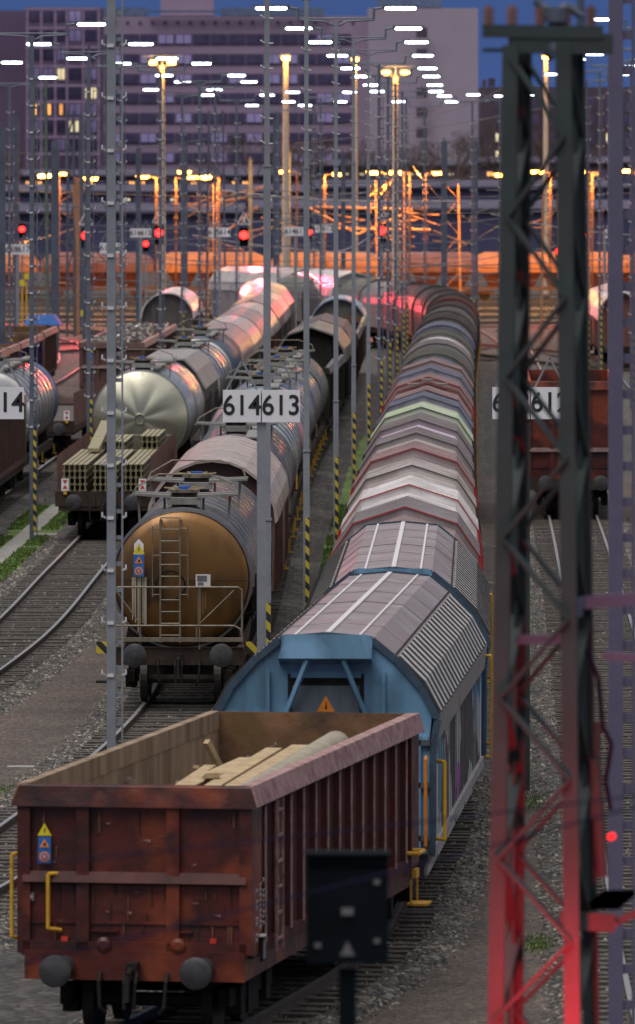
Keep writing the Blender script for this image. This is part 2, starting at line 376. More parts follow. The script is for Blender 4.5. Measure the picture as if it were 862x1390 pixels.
TB = Track([(-22, 60), (-8.6, 98), (-5.5, 117), (-3.95, 135), (-3.15, 148), (-2.78, 157), (-2.62, 166), (-2.33, 187), (-1.8, 245), (-.95, 304), (0.1, 350), (1.5, 440), (2.3, 480), (2.5, 500), (-.6, 517), (-10, 545)])
TC = Track([(-16, 90), (-9.6, 140), (-8.1, 160), (-7.3, 176), (-6.62, 212), (-6.35, 230), (-5.9, 260), (-5.35, 288), (-4.3, 352), (-3.1, 440), (-2.9, 470), (-4.2, 500), (-9, 525), (-18, 545)])
TD = Track([(-17, 140), (-14, 180), (-12.2, 215), (-11.3, 262), (-10.6, 305), (-9.3, 352), (-8.5, 430), (-9.2, 490), (-13, 525), (-22, 550)])
TE = Track([(-20, 160), (-17, 240), (-15.2, 325), (-14.4, 393), (-14.6, 460), (-19, 520), (-26, 550)])
TR = Track([(4.2, 60), (5.0, 110), (5.95, 150), (7.6, 222), (8.1, 246), (9.2, 300), (11.5, 420), (12.5, 500), (12, 550)])
TR2 = Track([(10.6, 110), (11.5, 160), (13.6, 250), (17, 420), (18, 550)])
def ribbon(mb, tr, ya, yb, off, w, z, zh=0, step=4, mi=0, z2=None):
    ys = np.arange(ya, yb + .01, step)
    prev = None
    for y in ys:
        x = tr.x(y); dx = tr.x(y + .5) - tr.x(y - .5); n = Vector((1, -dx, 0)).normalized()
        c = Vector((x, y, 0)) + n * off
        a, b = c - n * (w / 2), c + n * (w / 2)
        cur = [(a.x, a.y, z), (b.x, b.y, z)] + ([(a.x, a.y, z + zh), (b.x, b.y, z + zh)] if zh else [])
        if prev:
            if zh:
                p0, p1, p2, p3 = prev; c0, c1, c2, c3 = cur
                mb.face([p2, p3, c3, c2], mi if z2 is None else z2); mb.face([p0, p2, c2, c0], mi); mb.face([p1, c1, c3, p3], mi)
            else: mb.face([prev[0], prev[1], cur[1], cur[0]], mi)
        prev = cur
def lay_track(tr, ya, yb, sleepers=True, step=4):
    root = thing('railway_track'); tag(root, kind='structure')
    b = MB()
    # ballast bed with sloping shoulders
    ys = np.arange(ya, yb + .01, step); prev = None
    for y in ys:
        x = tr.x(y); dx = tr.x(y + .5) - tr.x(y - .5); n = Vector((1, -dx, 0)).normalized(); c = Vector((x, y, 0))
        cur = [(c + n * o + Vector((0, 0, z))) for o, z in ((-2.0 + random.uniform(-.12, .12), -.31), (-1.45, -.17), (1.45, -.17), (2.0 + random.uniform(-.12, .12), -.31))]
        if prev:
            for i in range(3): b.face([prev[i], prev[i + 1], cur[i + 1], cur[i]])
        prev = cur
    b.build('ballast_bed', 'ballast', root)
    for sgn in (-1, 1):
        r = MB()
        ribbon(r, tr, ya, yb, sgn * .7525, .15, -.16, .02, step)
        ribbon(r, tr, ya, yb, sgn * .7525, .03, -.14, .10, step)
        ribbon(r, tr, ya, yb, sgn * .7525, .075, -.05, .05, step, 0, 1)
        r.build('rail', ['rail', 'railtop'], root)
    if sleepers:
        s = MB(); y = ya
        while y < min(yb, 330):
            x = tr.x(y); dx = tr.x(y + .5) - tr.x(y - .5); n = Vector((1, -dx, 0)).normalized(); c = Vector((x, y, -.205 + random.uniform(-.012, .012)))
            s.bar(c - n * 1.28, c + n * 1.28, .25, .14); y += .62
        s.build('sleepers', 'sleeper', root)
for tr, ya, yb in ((TA, 60, 540), (TB, 90, 545), (TC, 120, 545), (TD, 170, 550), (TE, 220, 550), (TR, 70, 550), (TR2, 110, 550)): lay_track(tr, ya, yb)

g = MB(); g.face([(-900, -50, -.3), (900, -50, -.3), (900, 3500, -.3), (-900, 3500, -.3)])
tag(g.build('ground', 'ground'), kind='structure')
# service paths between the tracks, laid as sheets
def mid_ribbon(name, ta, tb, ya, yb, z, matn, inset=1.75, f0=0, f1=1, jit=.1, step=3):
    mb = MB(); prev = None
    for y in np.arange(ya, yb, step):
        a, b_ = ta.x(y) + inset, tb.x(y) - inset
        if b_ - a < .25: prev = None; continue
        p = a + (b_ - a) * f0 + random.uniform(-jit, jit); q = a + (b_ - a) * f1 + random.uniform(-jit, jit)
        cur = [(p, y, z), (q, y, z)]
        if prev: mb.face([prev[0], prev[1], cur[1], cur[0]])
        prev = cur
    o = mb.build(name, matn); tag(o, kind='structure'); return o
mid_ribbon('path', TC, TB, 110, 250, -.26, 'walk', 1.7, 0, 1, .08)
mid_ribbon('path', TB, TA, 130, 330, -.26, 'walk', 1.9, .45, 1, .05)
mid_ribbon('grass_verge', TB, TA, 150, 330, -.252, 'grass', 1.7, .30, .52, .08)
mid_ribbon('path', TA, TR, 70, 285, -.26, 'walk', 1.75, 0, 1, .08)
mid_ribbon('path', TR, TR2, 110, 285, -.26, 'walk', 1.75, 0, 1, .08)
mid_ribbon('grass_verge', TD, TC, 205, 262, -.256, 'grass', 1.8, .1, .95, .2)
mid_ribbon('concrete_path', TD, TC, 205, 262, -.248, 'concrete', 1.8, .38, .66, .02, 6)
mb = MB()
for (x, y, w, l) in ((690, 604, .9, .5), (690, 661, .9, .5), (692, 736, 1.0, .4), (688, 470, 1.2, .5), (80, 720, 1.6, 1.5), (28, 1032, .5, .35), (690, 1010, .9, .3), (680, 785, 1.0, .3), (350, 779, .8, .6), (748, 1079, .5, .5)):
    p = G(x, y, -.12); mb.box(p.x, p.y, -.26, w, l, .06)
tag(mb.build('path_slabs', 'concrete'), kind='structure')
# tufts of grass on the paths
for (x, y, w, l, seed) in ((15, 1070, .8, 2.2, 1), (745, 1080, .55, 1.8, 2), (675, 1076, .4, 2.5, 3), (280, 802, .4, 1.2, 4), (748, 1270, .4, 1.2, 5)):
    mb = MB(); c = G(x, y, -.13); rn = random.Random(seed)
    for i in range(700):
        px, py = c.x + rn.gauss(0, w / 2), c.y + rn.gauss(0, l / 2); hh = rn.uniform(.02, .09); dx = rn.uniform(-.04, .04)
        mb.face([(px - .012, py, -.27), (px + .012, py, -.27), (px + dx, py + rn.uniform(-.03, .03), -.26 + hh)])
    tag(mb.build('grass_tuft', 'grass'), 'low tuft of green grass growing through the grit path', 'grass', kind='stuff')
mb = MB(); rn = random.Random(21)
for (ta, tb, ya, yb, fa, fb, n_) in ((TD, TC, 207, 262, .1, .95, 9000), (TB, TA, 152, 260, .28, .54, 9000)):
    for i in range(n_):
        y_ = rn.uniform(ya, yb); a_, b_ = ta.x(y_) + 1.75, tb.x(y_) - 1.75; f_ = rn.uniform(fa, fb)
        if ta is TD and .36 < f_ < .68: continue
        if math.sin(y_ * .6) + math.sin(y_ * .23 + 1) < -.9: continue
        x_ = a_ + (b_ - a_) * f_; hh = rn.uniform(.04, .13)
        mb.face([(x_ - .03, y_, -.27), (x_ + .03, y_, -.27), (x_ + rn.uniform(-.05, .05), y_ + rn.uniform(-.05, .05), -.26 + hh)])
tag(mb.build('grass_blades', 'grass'), 'short green grass along the concrete path and between the tracks', 'grass', kind='stuff')
def scatter(tr, ya, yb, dens, seed):
    rg = np.random.default_rng(seed); n = int((yb - ya) * 4.2 * dens)
    yy = rg.uniform(ya, yb, n); off = rg.uniform(-2.1, 2.1, n); keep = (np.abs(off) > 1.25) | (rg.random(n) < .42); yy, off = yy[keep], off[keep]; n = len(yy)
    xx = np.array([tr.x(v) for v in yy]) + off
    zz = np.where(np.abs(off) < 1.45, -.165, -.165 - (np.abs(off) - 1.45) * .25)
    base = np.array([(1, 0, 0), (0, 1, 0), (-1, 0, 0), (0, -1, 0), (.1, .1, .9), (0, 0, -.6)], float)
    rad = rg.uniform(.025, .06, n); v = base[None] * rad[:, None, None] * rg.uniform(.6, 1.35, (n, 6, 3))
    t = rg.uniform(0, 6.28, n); c, s_ = np.cos(t)[:, None], np.sin(t)[:, None]
    X = v[:, :, 0] * c - v[:, :, 1] * s_ + xx[:, None]; Y = v[:, :, 0] * s_ + v[:, :, 1] * c + yy[:, None]; Z = v[:, :, 2] * .8 + zz[:, None]
    V = np.stack([X, Y, Z], 2).reshape(-1, 3)
    fb = np.array([(0, 1, 4), (1, 2, 4), (2, 3, 4), (3, 0, 4)]); Fc = (np.arange(n)[:, None, None] * 6 + fb[None]).reshape(-1, 3)
    me = bpy.data.meshes.new('ballast_stones'); me.vertices.add(len(V)); me.vertices.foreach_set('co', V.ravel()); me.loops.add(Fc.size); me.loops.foreach_set('vertex_index', Fc.ravel().astype(np.int32))
    me.polygons.add(len(Fc)); me.polygons.foreach_set('loop_start', np.arange(0, Fc.size, 3, dtype=np.int32)); me.polygons.foreach_set('loop_total', np.full(len(Fc), 3, np.int32)); me.update()
    me.materials.append(M['stone']); o = bpy.data.objects.new('ballast_stones', me); COL.objects.link(o)
    tag(o, 'loose grey ballast stones lying along the rails', 'ballast', kind='stuff')
M['stone'] = stones('loose_stone', (.075, .066, .055), (.32, .295, .25), (.012, .010, .009), 13, .2)
scatter(TA, 88, 140, 46, 1); scatter(TB, 100, 165, 40, 2); scatter(TC, 140, 235, 30, 3); scatter(TR, 95, 250, 26, 4)
# ladder tracks crossing behind the sidings
def cross_track(pts):
    root = thing('railway_track'); tag(root, kind='structure')
    for off in (-.75, .75):
        r = MB(); P = [Vector((p[0], p[1] + off * 1.0, .0)) for p in pts]
        for a, b in zip(P, P[1:]): r.bar(a, b, .09, .16)
        r.build('rail', 'rail', root)
    bb = MB()
    for a, b in zip(pts, pts[1:]):
        bb.hexa([(a[0], a[1] - 2, -.17), (b[0], b[1] - 2, -.17), (b[0], b[1] + 2, -.17), (a[0], a[1] + 2, -.17), (a[0], a[1] - 1.6, -.09), (b[0], b[1] - 1.6, -.09), (b[0], b[1] + 1.6, -.09), (a[0], a[1] + 1.6, -.09)])
    bb.build('ballast_bed', 'ballast', root)
for pts in ([(-60, 560), (-20, 572), (20, 566), (60, 552)], [(-60, 585), (0, 590), (60, 580)], [(-60, 612), (0, 614), (60, 612)], [(-60, 640), (60, 640)], [(-60, 669), (60, 669)], [(-60, 700), (60, 700)],
            [(9, 470), (14, 440), (20, 418), (30, 395)], [(9, 500), (16, 468), (25, 440), (40, 418)], [(-30, 430), (-20, 455), (-12, 490)], [(-35, 470), (-22, 480), (-8, 520)]): cross_track(pts)

# ---- wagon pieces ----------------------------------------------------------------------
def buffers(root, L, z=1.05, y_in=.62, r=.24, matn='buffer'):
    for sy in (-1, 1):
        for sx in (-1, 1):
            b = MB(); ye = sy * L / 2
            b.lathe([(ye, r * .7), (ye - sy * .03, r), (ye - sy * .07, r)] if sy < 0 else [(ye - .07, r), (ye - .03, r), (ye, r * .7)], z, 20, sx * .875)
            a, c = (ye - sy * .07, ye - sy * y_in); b.lathe([(min(a, c), .085), (max(a, c), .085)], z, 12, sx * .875)
            c2 = ye - sy * (y_in - .22); b.lathe([(min(c2, c), .14), (max(c2, c), .14)], z, 12, sx * .875)
            b.build('buffer', matn, root, True)
def wheelset(root, y, matn='wheel'):
    w = MB()
    for sx in (-1, 1):
        for dx, r in ((.0, .46),):
            k = sx * .75
            # wheel disc, axis along x
            n = 24; base = len(w.v)
            for xx, rr in ((k - .07, .46), (k + .07, .46)):
                for i in range(n):
                    t = 2 * PI * i / n; w.v.append((xx, y + rr * math.cos(t), .46 + rr * math.sin(t)))
            for i in range(n):
                j = (i + 1) % n; w.f.append([base + i, base + j, base + n + j, base + n + i]); w.m.append(0)
            w.f.append([base + i for i in reversed(range(n))]); w.m.append(0); w.f.append([base + n + i for i in range(n)]); w.m.append(0)
    w.tube((-.75, y, .46), (.75, y, .46), .09, 10)
    w.build('wheelset', matn, root)
def running_gear(root, L, bogie=True, matn='dark', wheels_out=True):
    hl = L / 2 - .62
    if bogie:
        for sy in (-1, 1):
            yc = sy * (hl - 2.2)
            b = MB()
            for sx in (-1, 1):
                b.bar((sx * 1.0, yc - 1.5, .55), (sx * 1.0, yc + 1.5, .55), .14, .22)
                for dy in (-.9, .9): b.box(sx * 1.03, yc + dy, .48, .2, .3, .36)
                b.box(sx * 1.02, yc, .5, .16, .7, .5)
            b.box(0, yc, .62, 2.0, .4, .25); b.build('bogie', matn, root)
            for dy in (-.9, .9): wheelset(root, yc + dy)
    else:
        for sy in (-1, 1):
            yc = sy * (hl - 2.4)
            wheelset(root, yc)
            b = MB()
            for sx in (-1, 1):
                b.bar((sx * 1.0, yc - .7, .78), (sx * 1.0, yc + .7, .78), .1, .14); b.box(sx * 1.0, yc, .5, .2, .34, .5)
                b.bar((sx * 1.0, yc - .6, .9), (sx * 1.0, yc, .66), .08); b.bar((sx * 1.0, yc + .6, .9), (sx * 1.0, yc, .66), .08)
            b.build('axle_guard', matn, root)
def underframe(root, L, z=.95, w=2.7, matn='brownframe', side=.3):
    hl = L / 2 - .62; u = MB()
    for sy in (-1, 1): u.box(0, sy * (hl - .06), z + .05, w, .12, .36)
    for sx in (-1, 1): u.box(sx * (w / 2 - .08), 0, z + .02, .14, 2 * hl - .25, side); u.box(sx * .45, 0, z - .02, .12, 2 * hl - .25, .2)
    for k in range(5): u.box(0, (k - 2) * hl * .45, z, w - .3, .12, .16)
    u.build('underframe', matn, root)
def coupling(root, L):
    c = MB(); y = -L / 2 + .62
    c.box(0, y - .1, .98, .14, .2, .14); c.path([(0, y - .2, .98), (0, y - .42, .93), (0, y - .46, .6)], .035)
    for sx in (-1, 1): c.path([(sx * .07, y - .15, .95), (sx * .07, y - .3, .8), (sx * .06, y - .33, .5)], .022)
    for sx in (-.42, .42): c.path([(sx, y, .92), (sx, y - .12, .8), (sx * .95, y - .14, .5), (sx * .8, y - .08, .42)], .025)
    c.build('coupling', 'dark', root)
def hazard_sign(root, x, y, z, sc=1.0, back=False):
    """stack: yellow triangle over two blue squares, on the face looking at -y"""
    s = MB()
    w = .17 * sc
    if back: s.box(x, y - .004, z, .30 * sc, .006, .98 * sc, 3); s.face([(x - .15 * sc, y - .008, z + .49 * sc), (x + .15 * sc, y - .008, z + .49 * sc), (x, y - .008, z + .66 * sc)], 3)
    def q(a, b, c, d, mi, o): s.face([(x + a, y - o, z + b), (x + c, y - o, z + b), (x + c, y - o, z + d), (x + a, y - o, z + d)], mi)
    def tri(cx_, cz, r, mi, o): s.face([(x + cx_ - r, y - o, z + cz - r * .8), (x + cx_ + r, y - o, z + cz - r * .8), (x + cx_, y - o, z + cz + r * .95)], mi)
    tri(0, .33 * sc, .19 * sc, 0, .012)
    s.face([(x - .02 * sc, y - .016, z + .34 * sc), (x + .035 * sc, y - .016, z + .42 * sc), (x + .01 * sc, y - .016, z + .34 * sc)], 1)
    s.face([(x - .01 * sc, y - .016, z + .34 * sc), (x + .03 * sc, y - .016, z + .34 * sc), (x - .01 * sc, y - .016, z + .22 * sc)], 1)
    q(-w, -.18 * sc, w, .15 * sc, 2, .012); q(-w, -.55 * sc, w, -.19 * sc, 2, .012)
    tri(0, -.02 * sc, .13 * sc, 4, .018); tri(0.01 * sc, -.035 * sc, .055 * sc, 1, .022)
    n = 16
    for r, mi, o in ((.135 * sc, 4, .018), (.09 * sc, 2, .021)):
        s.face([(x + r * math.sin(2 * PI * i / n), y - o, z - .37 * sc + r * math.cos(2 * PI * i / n)) for i in reversed(range(n))], mi)
    q(-.04 * sc, -.42 * sc, .04 * sc, -.32 * sc, 4, .024)
    return s.build('hazard_sign', ['signyellow', 'black', 'signblue', 'white', 'signorange'], root)

# ---- the front open wagon ----------------------------------------------------------------
def gondola(L=14.5, hb=3.2, red='redbrown', side='redbrown_side', rim='rimred', inside='rust_in2', detailed=False, w=2.9, z0=1.15, wall_y=.72, bogie=True, endin='rust_in'):
    r = thing('open_goods_wagon')
    hl = L / 2 - wall_y; hw = w / 2
    # end walls
    for sy in (-1, 1):
        e = MB(); y = sy * hl
        e.box(0, y - sy * .03, (z0 + hb) / 2, w - .2, .05, hb - z0, 0)
        for xx in (-hw + .06, -.65, .48, hw - .06): e.box(xx * (1 if abs(xx) < 1 else 1), y + sy * .03, (z0 + hb) / 2 - .06, .16, .10, hb - z0 - .12, 0)
        e.box(0, y + sy * .035, 2.06, w - .12, .10, .05, 0)
        n = len(e.v)
        e.hexa([(-hw + .05, y + sy * .12, 2.02), (hw - .05, y + sy * .12, 2.02), (hw - .05, y, 1.98), (-hw + .05, y, 1.98), (-hw + .05, y + sy * .06, 2.15), (hw - .05, y + sy * .06, 2.15), (hw - .05, y, 2.15), (-hw + .05, y, 2.15)], 1)
        e.box(0, y + sy * .008, 1.52, w - .2, .03, .03, 0)
        for zz in (1.2,): e.box(0, y + sy * .02, zz, w - .1, .12, .18, 0)
        e.box(0, y - sy * .062, (z0 + hb) / 2, w - .2, .008, hb - z0, 2)
        e.build('end_wall', [red, side, endin], r)
    for sx in (-1, 1):
        s = MB(); x = sx * (hw - .08)
        s.box(x, 0, (z0 + hb) / 2, .04, 2 * hl - .1, hb - z0, 0)
        s.box(x - sx * .028, 0, (z0 + hb) / 2, .008, 2 * hl - .16, hb - z0, 2)
        nr = 13
        for k in range(nr):
            yy = -hl + .95 + (2 * hl - 1.9) * k / (nr - 1)
            s.hexa([(x, yy - .08, z0 - .1), (x + sx * .085, yy - .05, z0 + .05), (x + sx * .085, yy + .05, z0 + .05), (x, yy + .08, z0 - .1),
                    (x, yy - .08, hb - .2), (x + sx * .085, yy - .05, hb - .3), (x + sx * .085, yy + .05, hb - .3), (x, yy + .08, hb - .2)], 0)
            s.box(x + sx * .088, yy, (z0 + hb) / 2 - .12, .012, .11, hb - z0 - .38, 1)
        s.box(x + sx * .03, 0, z0 + .02, .1, 2 * hl - .2, .16, 0)
        # rounded corner columns
        for sy in (-1, 1):
            s.lathe([(0, 0), (0, 0)], 0, 4) if False else None
            s.box(x + sx * .05, sy * (hl - .3), (z0 + hb) / 2 - .1, .1, .58, hb - z0 - .15, 3)
        s.build('side_wall', [side, 'rimred' if detailed else side, inside, red], r)
    # top rim
    t = MB(); a = .12
    for sy in (-1, 1):
        y = sy * (hl + .02)
        t.hexa([(-hw - .09, y + sy * .1, hb - .27), (hw + .09, y + sy * .1, hb - .27), (hw, y - sy * .06, hb - .27), (-hw, y - sy * .06, hb - .27),
                (-hw - .0, y + sy * .06, hb - .02), (hw + .0, y + sy * .06, hb - .02), (hw, y - sy * .08, hb), (-hw, y - sy * .08, hb)], 0)
    for sx in (-1, 1):
        x = sx * hw; rmi = 2 if (detailed and sx < 0) else 1
        t.hexa([(x + sx * .10, -hl - .1, hb - .25), (x + sx * .10, hl + .1, hb - .25), (x - sx * .12, hl + .04, hb - .25), (x - sx * .12, -hl - .04, hb - .25),
                (x + sx * .03, -hl - .055, hb + .004), (x + sx * .03, hl + .055, hb + .004), (x - sx * .12, hl - .1, hb + .012), (x - sx * .12, -hl + .1, hb + .012)], rmi)
    t.build('top_rim', [red, rim, 'rust_in2'], r)
    fl = MB(); fl.box(0, 0, z0 + .02, w - .2, 2 * hl - .1, .08); fl.build('floor', endin, r)
    underframe(r, L, .95, 2.75, 'brownframe' if not detailed else red)
    if detailed: buffers(r, L, .98, .62, .2)
    else: buffers(r, L)
    running_gear(r, L, bogie); 
    if detailed: coupling(r, L)
    return r

loc, rz, yn = TA.place(94.45, 14.5)
W = gondola(14.5, 3.22, detailed=True)
tag(W, 'rust red open goods wagon loaded with timber and pipes, nearest the camera', 'railway wagon', 'goods wagons of the long train on the middle track')
W.location = loc; W.rotation_euler.z = rz
hlw = 14.5 / 2 - .72
hazard_sign(W, -1.13, -hlw - .05, 2.50, .47)
def handle(root, pts, matn='yellow', r=.025):
    m = MB(); m.path(pts, r, 8); m.build('grab_handle', matn, root, True)
yf = -hlw
handle(W, [(-.93, yf - .02, 2.12), (-1.07, yf - .14, 2.12), (-1.07, yf - .14, 1.45), (-.93, yf - .02, 1.42)])
handle(W, [(-1.46, yf + .1, 2.36), (-1.55, yf - .02, 2.34), (-1.55, yf - .02, 1.33), (-1.46, yf + .1, 1.3)])
handle(W, [(1.44, 5.6, 1.35), (1.62, 5.6, 1.35), (1.62, 6.1, 1.35), (1.44, 6.1, 1.35)], 'yellow', .03)
st = MB(); st.box(1.52, 6.3, .6, .28, .5, .03)
for yy in (6.02, 6.58): st.bar((1.45, yy, .6), (1.45, yy, .95), .025)
st.box(1.47, 6.3, 1.02, .06, .3, .12); st.build('shunter_step', 'yellow', W)
fx = MB()
for x in (-.88, .98): fx.box(x, yf - .04, 1.30, .08, .05, .09, 0)
fx.build('red_reflectors', 'sigred', W)
for x in (-.38, .55):
    kn = MB()
    kn.lathe([(yf - .14, .05), (yf - .12, .09), (yf, .09)], 1.26, 16, x)
    kn.box(x, yf - .02, 1.42, .34, .05, .02); kn.box(x, yf - .02, 1.10, .34, .05, .02); kn.build('end_door_hinge', 'redbrown', W)
pl = MB(); pl.box(-1.31, yf - .035, 1.83, .09, .02, .1, 0); pl.box(-1.31, yf - .048, 1.83, .05, .008, .03, 1)
pl.build('small_plate', ['faintmark', 'whitepaint'], W)
# white stencilled number blocks and label holder on the right flank
mk = MB(); rn = random.Random(3); xr = 1.4701
for col_, y_ in enumerate((-6.28, -6.02, -5.82)):
    z = 1.98 - .05 * (1 - col_); 
    while z > 1.25 + .12 * col_:
        hgt = rn.choice((.03, .045)); mk.box(xr + .003, y_ + rn.uniform(-.01, .01), z, .004, .10, .012); mk.box(xr + .003, y_ - .045, z - .02, .004, .012, hgt); 
        if rn.random() < .6: mk.box(xr + .003, y_ + .04, z - .02, .004, .012, hgt)
        z -= .065 if rn.random() < .8 else .14
mk.build('stencil_marks', 'whitepaint', W)
lb = MB(); lb.box(1.50, -6.05, 1.18, .04, .16, .3, 0); lb.box(1.525, -6.05, 1.17, .01, .12, .22, 1); lb.box(1.5, -6.05, 1.345, .07, .2, .02, 2)
lb.build('label_holder', ['dark', 'hood_steel', 'whitepaint'], W)
lad = MB()
for y_ in (-5.05, -4.6): lad.box(1.50, y_, 2.0, .03, .05, 1.9)
for k in range(6): lad.bar((1.50, -5.05, 1.2 + .32 * k), (1.50, -4.6, 1.2 + .32 * k), .03)
lad.build('side_ladder', 'rimred', W)
sc_ = MB(); rn = random.Random(31)
for k in range(46):
    x_ = rn.uniform(-1.3, 1.3); z_ = rn.choice((2.0, 1.5, 2.9, rn.uniform(1.3, 2.8))); l_ = rn.uniform(.06, .35); w_ = rn.uniform(.006, .022)
    if min(abs(x_ + .65), abs(x_ - .48)) < .12: continue
    sc_.face([(x_ - w_ / 2, yf - .012, z_ - l_), (x_ + w_ / 2, yf - .012, z_ - l_), (x_ + w_, yf - .012, z_), (x_ - w_, yf - .012, z_)], rn.randint(0, 1))
for k in range(16):
    x_ = rn.uniform(-1.2, 1.2); z_ = rn.uniform(1.4, 2.8); dx_ = rn.uniform(.02, .12)
    if min(abs(x_ + .65), abs(x_ - .48)) < .2: continue
    sc_.face([(x_, yf - .014, z_), (x_ + dx_, yf - .014, z_ + rn.uniform(-.05, .05)), (x_ + dx_, yf - .014, z_ + .012)], 2)
sc_.build('rust_streaks', ['streakdark', 'streakrust', 'streakpale'], W)
# the load: pipes and timbers, top-level
Mw = Matrix.Translation(loc) @ Matrix.Rotation(rz, 4, 'Z')
def on_wagon(p, Mx=Mw): return Mx @ Vector(p)
def load_bar(name, p, q, w_, h_, matn, label, cat, tube=False, grp='timber and pipes loaded in the front wagon'):
    a, b = on_wagon(p), on_wagon(q); m = MB(); mid = (a + b) / 2; a -= mid; b -= mid
    if tube:
        m.tube(a, b, w_, 20, cap=False); m.tube(a, b, w_ * .86, 20, cap=False)
        d = (b - a).normalized(); u = Vector((0, 0, 1)); s_ = d.cross(u).normalized(); u = s_.cross(d)
        for e in (a, b):
            ring = [e + s_ * math.cos(t) * w_ + u * math.sin(t) * w_ for t in np.linspace(0, 2 * PI, 21)]; rin = [e + s_ * math.cos(t) * w_ * .86 + u * math.sin(t) * w_ * .86 for t in np.linspace(0, 2 * PI, 21)]
            for i in range(20): m.face([ring[i], ring[i + 1], rin[i + 1], rin[i]])
    else: m.bar(a, b, w_, h_)
    o = m.build(name, matn, smooth=tube, loc=mid); tag(o, label, cat, grp)
load_bar('steel_pipe', (.92, -5.6, 2.80), (.80, 3.6, 2.98), .20, 0, 'pipe', 'thick grey pipe lying nearest the right wall of the open wagon', 'pipe', True)
load_bar('timber_beam', (.30, -4.0, 2.66), (.36, 3.4, 2.93), .26, .14, 'wood', 'long pale timber beam lying left of the thick pipe', 'timber')
load_bar('timber_beam', (-.02, -3.4, 2.66), (.02, 3.2, 2.90), .22, .14, 'wood', 'longest pale timber beam in the middle of the open wagon', 'timber')
load_bar('timber_plank', (-.62, 1.3, 2.62), (-.12, -.6, 2.88), .17, .07, 'wood', 'short pale plank sticking up slantwise out of the load', 'timber')
load_bar('timber_plank', (-.75, -2.8, 2.60), (-.15, 2.2, 2.88), .26, .06, 'wood', 'broad pale plank lying at the left side of the load', 'timber')
load_bar('timber_plank', (-.5, -3.5, 2.62), (-.6, 1.8, 2.80), .16, .07, 'wood', 'narrow pale plank lying under the slanting short plank', 'timber')
lm = MB(); hh = 14.5 / 2 - .95; rn = random.Random(5)
for i in range(260):
    a = Vector((rn.uniform(-1.15, 1.2), rn.uniform(-hh, hh), rn.uniform(2.15, 2.42))); d = Vector((rn.gauss(0, .3), rn.gauss(0, 1), rn.gauss(0, .12))).normalized() * rn.uniform(.4, 1.2)
    b = a + d
    b.x = max(-1.25, min(1.25, b.x)); b.y = max(-hh, min(hh, b.y)); lm.bar(on_wagon(a), on_wagon(b), rn.uniform(.05, .16), rn.uniform(.04, .1), rn.randint(0, 1))
lm.hexa([on_wagon(p) for p in ((-1.3, -hh, 1.25), (1.3, -hh, 1.25), (1.3, hh, 1.25), (-1.3, hh, 1.25), (-1.3, -hh, 2.3), (1.3, -hh, 2.3), (1.3, hh, 2.35), (-1.3, hh, 2.35))], 1)
tag(lm.build('scrap_heap', ['wood', 'scrap']), 'heap of mixed scrap timber and metal filling the front open wagon', 'scrap', kind='stuff')

